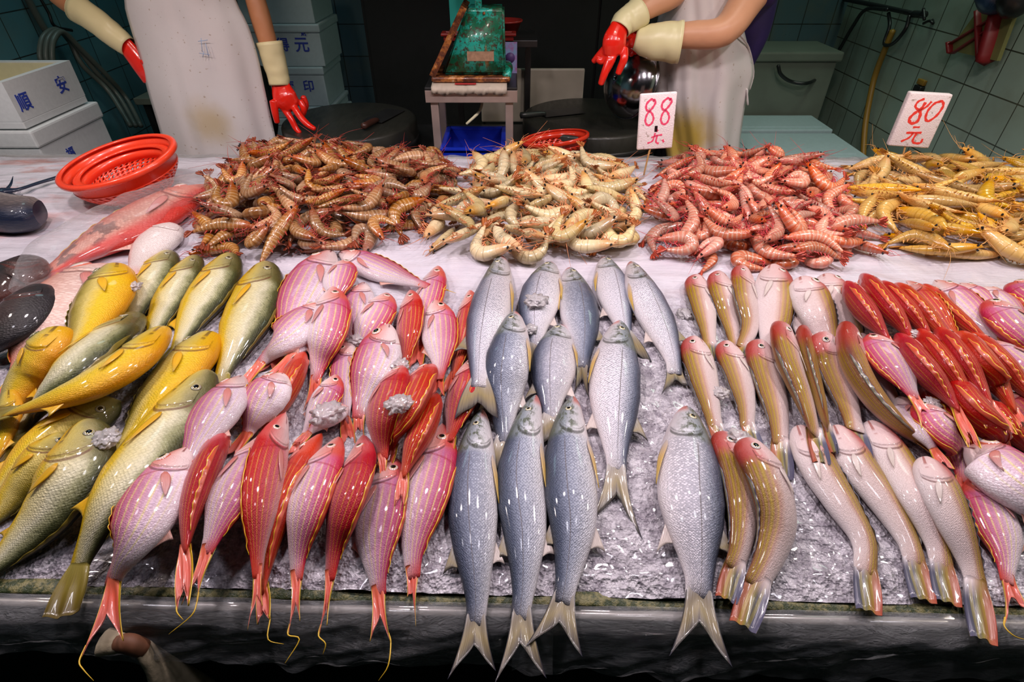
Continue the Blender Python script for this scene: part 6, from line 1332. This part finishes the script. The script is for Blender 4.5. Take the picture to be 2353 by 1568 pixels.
for s in (-1, 1): b = MB(); b.tube([(-1.37+s*.10, 2.80, .46), (-1.37+s*.10, 2.80, .30), (-1.37+s*.10, 2.76, .262), (-1.37+s*.10, 2.64, .252)], [.066, .060, .052, .044], 14); union(b, 'boot', M['boot'], W1, .009, 3)
hair_cap(-1.36, 2.76, 1.90, W1); face(-1.36, 2.76, 1.90, W1)
M['apr1'] = apron_mat('white_apron_left', float(A(470, 290, 2.5)[0]), float(A(470, 290, 2.5)[2]), .20, .55)
ap = apron(W1, [(-330, 330, 470), (-200, 318, 492), (-80, 300, 522), (0, 287, 541), (60, 300, 570), (130, 322, 592), (200, 338, 607), (280, 362, 625), (360, 386, 645), (480, 420, 690), (620, 455, 750)], M['apr1'], 2.55, .10, 1.0)
ap['label'] = 'long white rubber apron with a yellowish stain'
# small blue ink mark and neck strap
b = MB()
for (u0, v0, u1, v1) in ((455, 95, 477, 92), (462, 88, 465, 120), (472, 100, 480, 130), (458, 122, 482, 126), (468, 118, 466, 132)): b.tube([A(u0, v0, 2.5335), A(u1, v1, 2.5335)], .0012, 5, sub=1)
mk('ink_mark', b.V, b.F, plain('faded_blue_ink', (.30, .42, .62), .6), ap)
b = MB(); b.tube([A(345, -325, 2.58), (-1.44, 2.70, 1.72), (-1.36, 2.88, 1.74), (-1.28, 2.70, 1.72), A(455, -325, 2.58)], .010, 8, flat=.4); mk('neck_strap', b.V, b.F, M['apr1'], ap)
# her gloves
d = (wr_l-el_l)/np.linalg.norm(wr_l-el_l); h0 = wr_l; h1 = A(325, 150, 2.66); h2 = A(348, 185, 2.66)
fg = [([h2+np.array([.02*k-.03, 0, .02*(1-k)]), h2+np.array([.02*k+.0, .01, -.035]), h2+np.array([.02*k+.02, .01, -.065])], [.012, .011, .009]) for k in range(4)]+[([h1+np.array([.02, -.01, .02]), h1+np.array([.06, -.015, .0]), h1+np.array([.085, -.01, -.02])], [.013, .012, .010])]
glove(W1, [A(276, 92, 2.68), h0, h1, h2], [.036, .036, .044, .040], fg, [A(296, 108, 2.68), A(262, 82, 2.70), A(225, 52, 2.72), A(176, 18, 2.76)], [.040, .050, .052, .058], M['gcream'], 'glove of the bent arm, its hand tucked behind the apron')
hz = 2.64; q = lambda x, y, Y=hz: A(x, y, Y)
fg = [([q(650, 245), q(668, 272, 2.62), q(680, 295, 2.61), q(690, 306, 2.60)], [.0135, .0125, .0115, .0085]),          # index
      ([q(672, 240), q(690, 268, 2.60), q(708, 287, 2.58), q(724, 297, 2.57)], [.0135, .013, .012, .0085]),              # middle
      ([q(690, 232, 2.66), q(698, 250, 2.65), q(694, 266, 2.66), q(690, 272, 2.67)], [.013, .0125, .011, .009]),         # ring, curled
      ([q(696, 222, 2.70), q(703, 240, 2.70), q(700, 256, 2.71)], [.0115, .011, .009]),                                  # little, curled
      ([q(628, 232, 2.62), q(632, 258, 2.61), q(637, 282, 2.61)], [.0145, .013, .010])]                                  # thumb
glove(W1, [q(642, 180, 2.66), q(645, 196, 2.66), q(655, 225), q(672, 245)], [.041, .042, .056, .044], fg, [q(643, 196, 2.66), q(638, 170, 2.67), q(628, 135, 2.68), q(618, 98, 2.69)], [.041, .046, .050, .055], M['gcream'], 'glove of the straight arm, two fingers pointing at the chopping block', flat=.55)

# ---- right worker
W2 = thing('person', (.98, 2.85, .22), 'person at right in a navy shirt and stained white apron holding a steel basin', 'person')
sh_a = np.array([.62, 2.78, 1.56]); sh_b = A(1790, -95, 2.66); el_a = A(1560, -25, 2.60); wr_a = A(1436, 48, 2.50); el_b = A(1662, 72, 2.47); wr_b = A(1470, 92, 2.50)
b = MB(); torso(b, [(.90, 2.82, 1.00), (.90, 2.82, 1.20), (.88, 2.76, 1.40), (.84, 2.70, 1.56), (.83, 2.68, 1.63)], [.185, .180, .19, .17, .06])
legs(b, .92, 2.84, .22, 1.05, .20); head(b, .80, 2.60, 1.80)
b.tube([(.70, 2.70, 1.54), sh_a*.6+el_a*.4, el_a, (el_a+wr_a)/2, wr_a], [.060, .056, .047, .047, .030], 14)
b.tube([sh_b, (sh_b*.45+el_b*.55), el_b, (el_b*.55+wr_b*.45), wr_b], [.078, .068, .058, .050, .032], 16)
b.tube([(.95, 2.70, 1.52), sh_b], [.09, .078], 12)
for s in (-1, 1): b.tube([(.92+s*.10, 2.84, .27), (.92+s*.10, 2.70, .25)], [.045, .035], 10)
union(b, 'body', M['skin2'], W2, .010)
b = MB(); torso(b, [(.93, 2.86, 1.02), (.95, 2.84, 1.20), (.92, 2.78, 1.40), (.85, 2.71, 1.57)], [.195, .190, .20, .17]); b.tube([(.95, 2.72, 1.52), sh_b, sh_b*.55+el_b*.45], [.10, .098, .092], 16); b.tube([(.72, 2.70, 1.54), sh_a*.6+el_a*.4], [.08, .074], 14)
b.tube([A(1745, -30, 2.80), A(1728, 70, 2.78), A(1700, 160, 2.78)], [.085, .078, .05], 16); union(b, 'shirt', M['navy'], W2, .010)
b = MB(); b.tube([(.92, 2.84, 1.10), (.92, 2.84, .96)], [.192, .185], 20, flat=.75, up=(0, 1, 0)); legs(b, .92, 2.84, .22, 1.0, .21, grow=.020); union(b, 'trousers', M['pants'], W2, .011)
for s in (-1, 1): b = MB(); b.tube([(.92+s*.105, 2.84, .46), (.92+s*.105, 2.84, .30), (.92+s*.105, 2.80, .262), (.92+s*.105, 2.68, .252)], [.066, .060, .052, .044], 14); union(b, 'boot', M['boot'], W2, .009, 3)
hair_cap(.80, 2.60, 1.80, W2); face(.80, 2.60, 1.80, W2)
M['apr2'] = apron_mat('white_apron_right', float(A(1568, 330, 2.55)[0]), float(A(1568, 330, 2.55)[2]), .27, 1.0)
ap = apron(W2, [(-200, 1555, 1668), (-100, 1532, 1672), (0, 1520, 1690), (60, 1510, 1706), (110, 1503, 1718), (165, 1498, 1730), (230, 1505, 1714), (290, 1520, 1704), (355, 1532, 1698), (480, 1550, 1700), (600, 1570, 1710)], M['apr2'], 2.57, .11, 7.0, folds=.034)
ap['label'] = 'white rubber apron with an ochre stain at its lower left'
b = MB(); b.tube([A(1700, 80, 2.60), A(1720, 110, 2.66), A(1731, 165, 2.69), A(1722, 205, 2.69)], .006, 8, flat=.5); b.tube([A(1716, 205, 2.66), A(1718, 240, 2.66)], [.010, .012], 6, flat=.3); mk('side_strap', b.V, b.F, M['apr2'], ap)
b = MB(); b.tube([A(1565, -195, 2.60), (.76, 2.60, 1.66), (.83, 2.78, 1.70), (.92, 2.60, 1.66), A(1660, -195, 2.60)], .010, 8, flat=.4); mk('neck_strap', b.V, b.F, M['apr2'], ap)
# near hand, fingers spread down over the basin
q = lambda x, y, Y=2.44: A(x, y, Y)
fg = [([q(1392, 110), q(1376, 128, 2.45), q(1363, 142, 2.46)], [.013, .012, .009]),                                     # little, outermost
      ([q(1396, 118), q(1384, 140, 2.44), q(1372, 136, 2.44)], [.012, .012, .009]),
      ([q(1405, 118), q(1397, 145, 2.42), q(1388, 172, 2.41), q(1380, 194, 2.41)], [.0145, .0135, .013, .010]),           # long finger
      ([q(1412, 118), q(1404, 140, 2.42), q(1392, 165, 2.42), q(1384, 182, 2.42)], [.014, .0135, .012, .009]),
      ([q(1434, 112), q(1434, 135, 2.42), q(1426, 155, 2.42), q(1420, 170, 2.42)], [.014, .0135, .012, .010])]
glove(W2, [q(1426, 58, 2.48), q(1420, 72, 2.46), q(1412, 96), q(1410, 122)], [.038, .041, .050, .044], fg, [q(1424, 68, 2.47), q(1434, 52, 2.49), q(1452, 40, 2.51), q(1470, 26, 2.53)], [.040, .046, .050, .056], M['gcream2'], 'near glove with fingers spread down over the basin', flat=.62)
# far hand gripping the basin behind the first
q = lambda x, y, Y=2.52: A(x, y, Y)
fg = [([q(1448, 92), q(1438, 104, 2.53), q(1432, 118, 2.55)], [.012, .012, .010]), ([q(1450, 98), q(1444, 112, 2.55), q(1440, 124, 2.57)], [.012, .012, .010]), ([q(1454, 100), q(1452, 114, 2.57), q(1450, 126, 2.59)], [.012, .012, .010]), ([q(1456, 100), q(1460, 112, 2.58), q(1460, 122, 2.60)], [.011, .011, .009]), ([q(1452, 82), q(1440, 80, 2.50), q(1432, 86, 2.49)], [.013, .012, .010])]
glove(W2, [q(1466, 88), q(1456, 90), q(1446, 94)], [.030, .034, .030], fg, [q(1460, 90, 2.51), q(1490, 95, 2.50), q(1530, 96, 2.49), q(1563, 97, 2.48)], [.036, .060, .070, .076], M['gcream2'], 'far glove gripping the basin rim', flat=.6)
# the basin they hold, tipped on edge on the right block
g = G('polished_dark_steel'); n = g.noise(g.pos(), 14, 3); M['basin'] = g.out((.30, .29, .31), g.m('ADD', .08, g.m('MULTIPLY', n, .18)), 1.0, g.bump(n, .25, .004))
bc = A(1440, 196, 2.60); t = thing('steel_basin', tuple(bc-np.array([0, 0, .14])), 'dark steel basin tipped on its edge on the right chopping block', 'basin')
axis = Vector((-.80, -.42, .30)).normalized(); R_ = Matrix.Translation(bc+np.array([.035, .05, -.0])) @ axis.to_track_quat('-Z', 'Y').to_matrix().to_4x4()
b = MB(); r_ = .150; prof = [(r_*math.cos(a), -.0+(-.105)*math.sin(a)*-1) for a in np.linspace(0, PI/2, 14)]
b.lathe([(r_+.006, 0.001), (r_+.006, -.003)]+[(max(r, .001), z) for r, z in [(p[0], -p[1] if False else -p[1]) for p in prof]], seg=56, M=R_); o = b.build('bowl', M['basin'], t); modi(o, 'SOLIDIFY', thickness=.002, offset=0)
b = MB(); ring = [R_ @ Vector(((r_+.004)*math.cos(a), (r_+.004)*math.sin(a), 0)) for a in np.linspace(0, 2*PI, 57)]; b.tube(ring, .004, 8, sub=1, cap=False); b.build('rim', M['basin'], t)
bpy.context.view_layer.update()
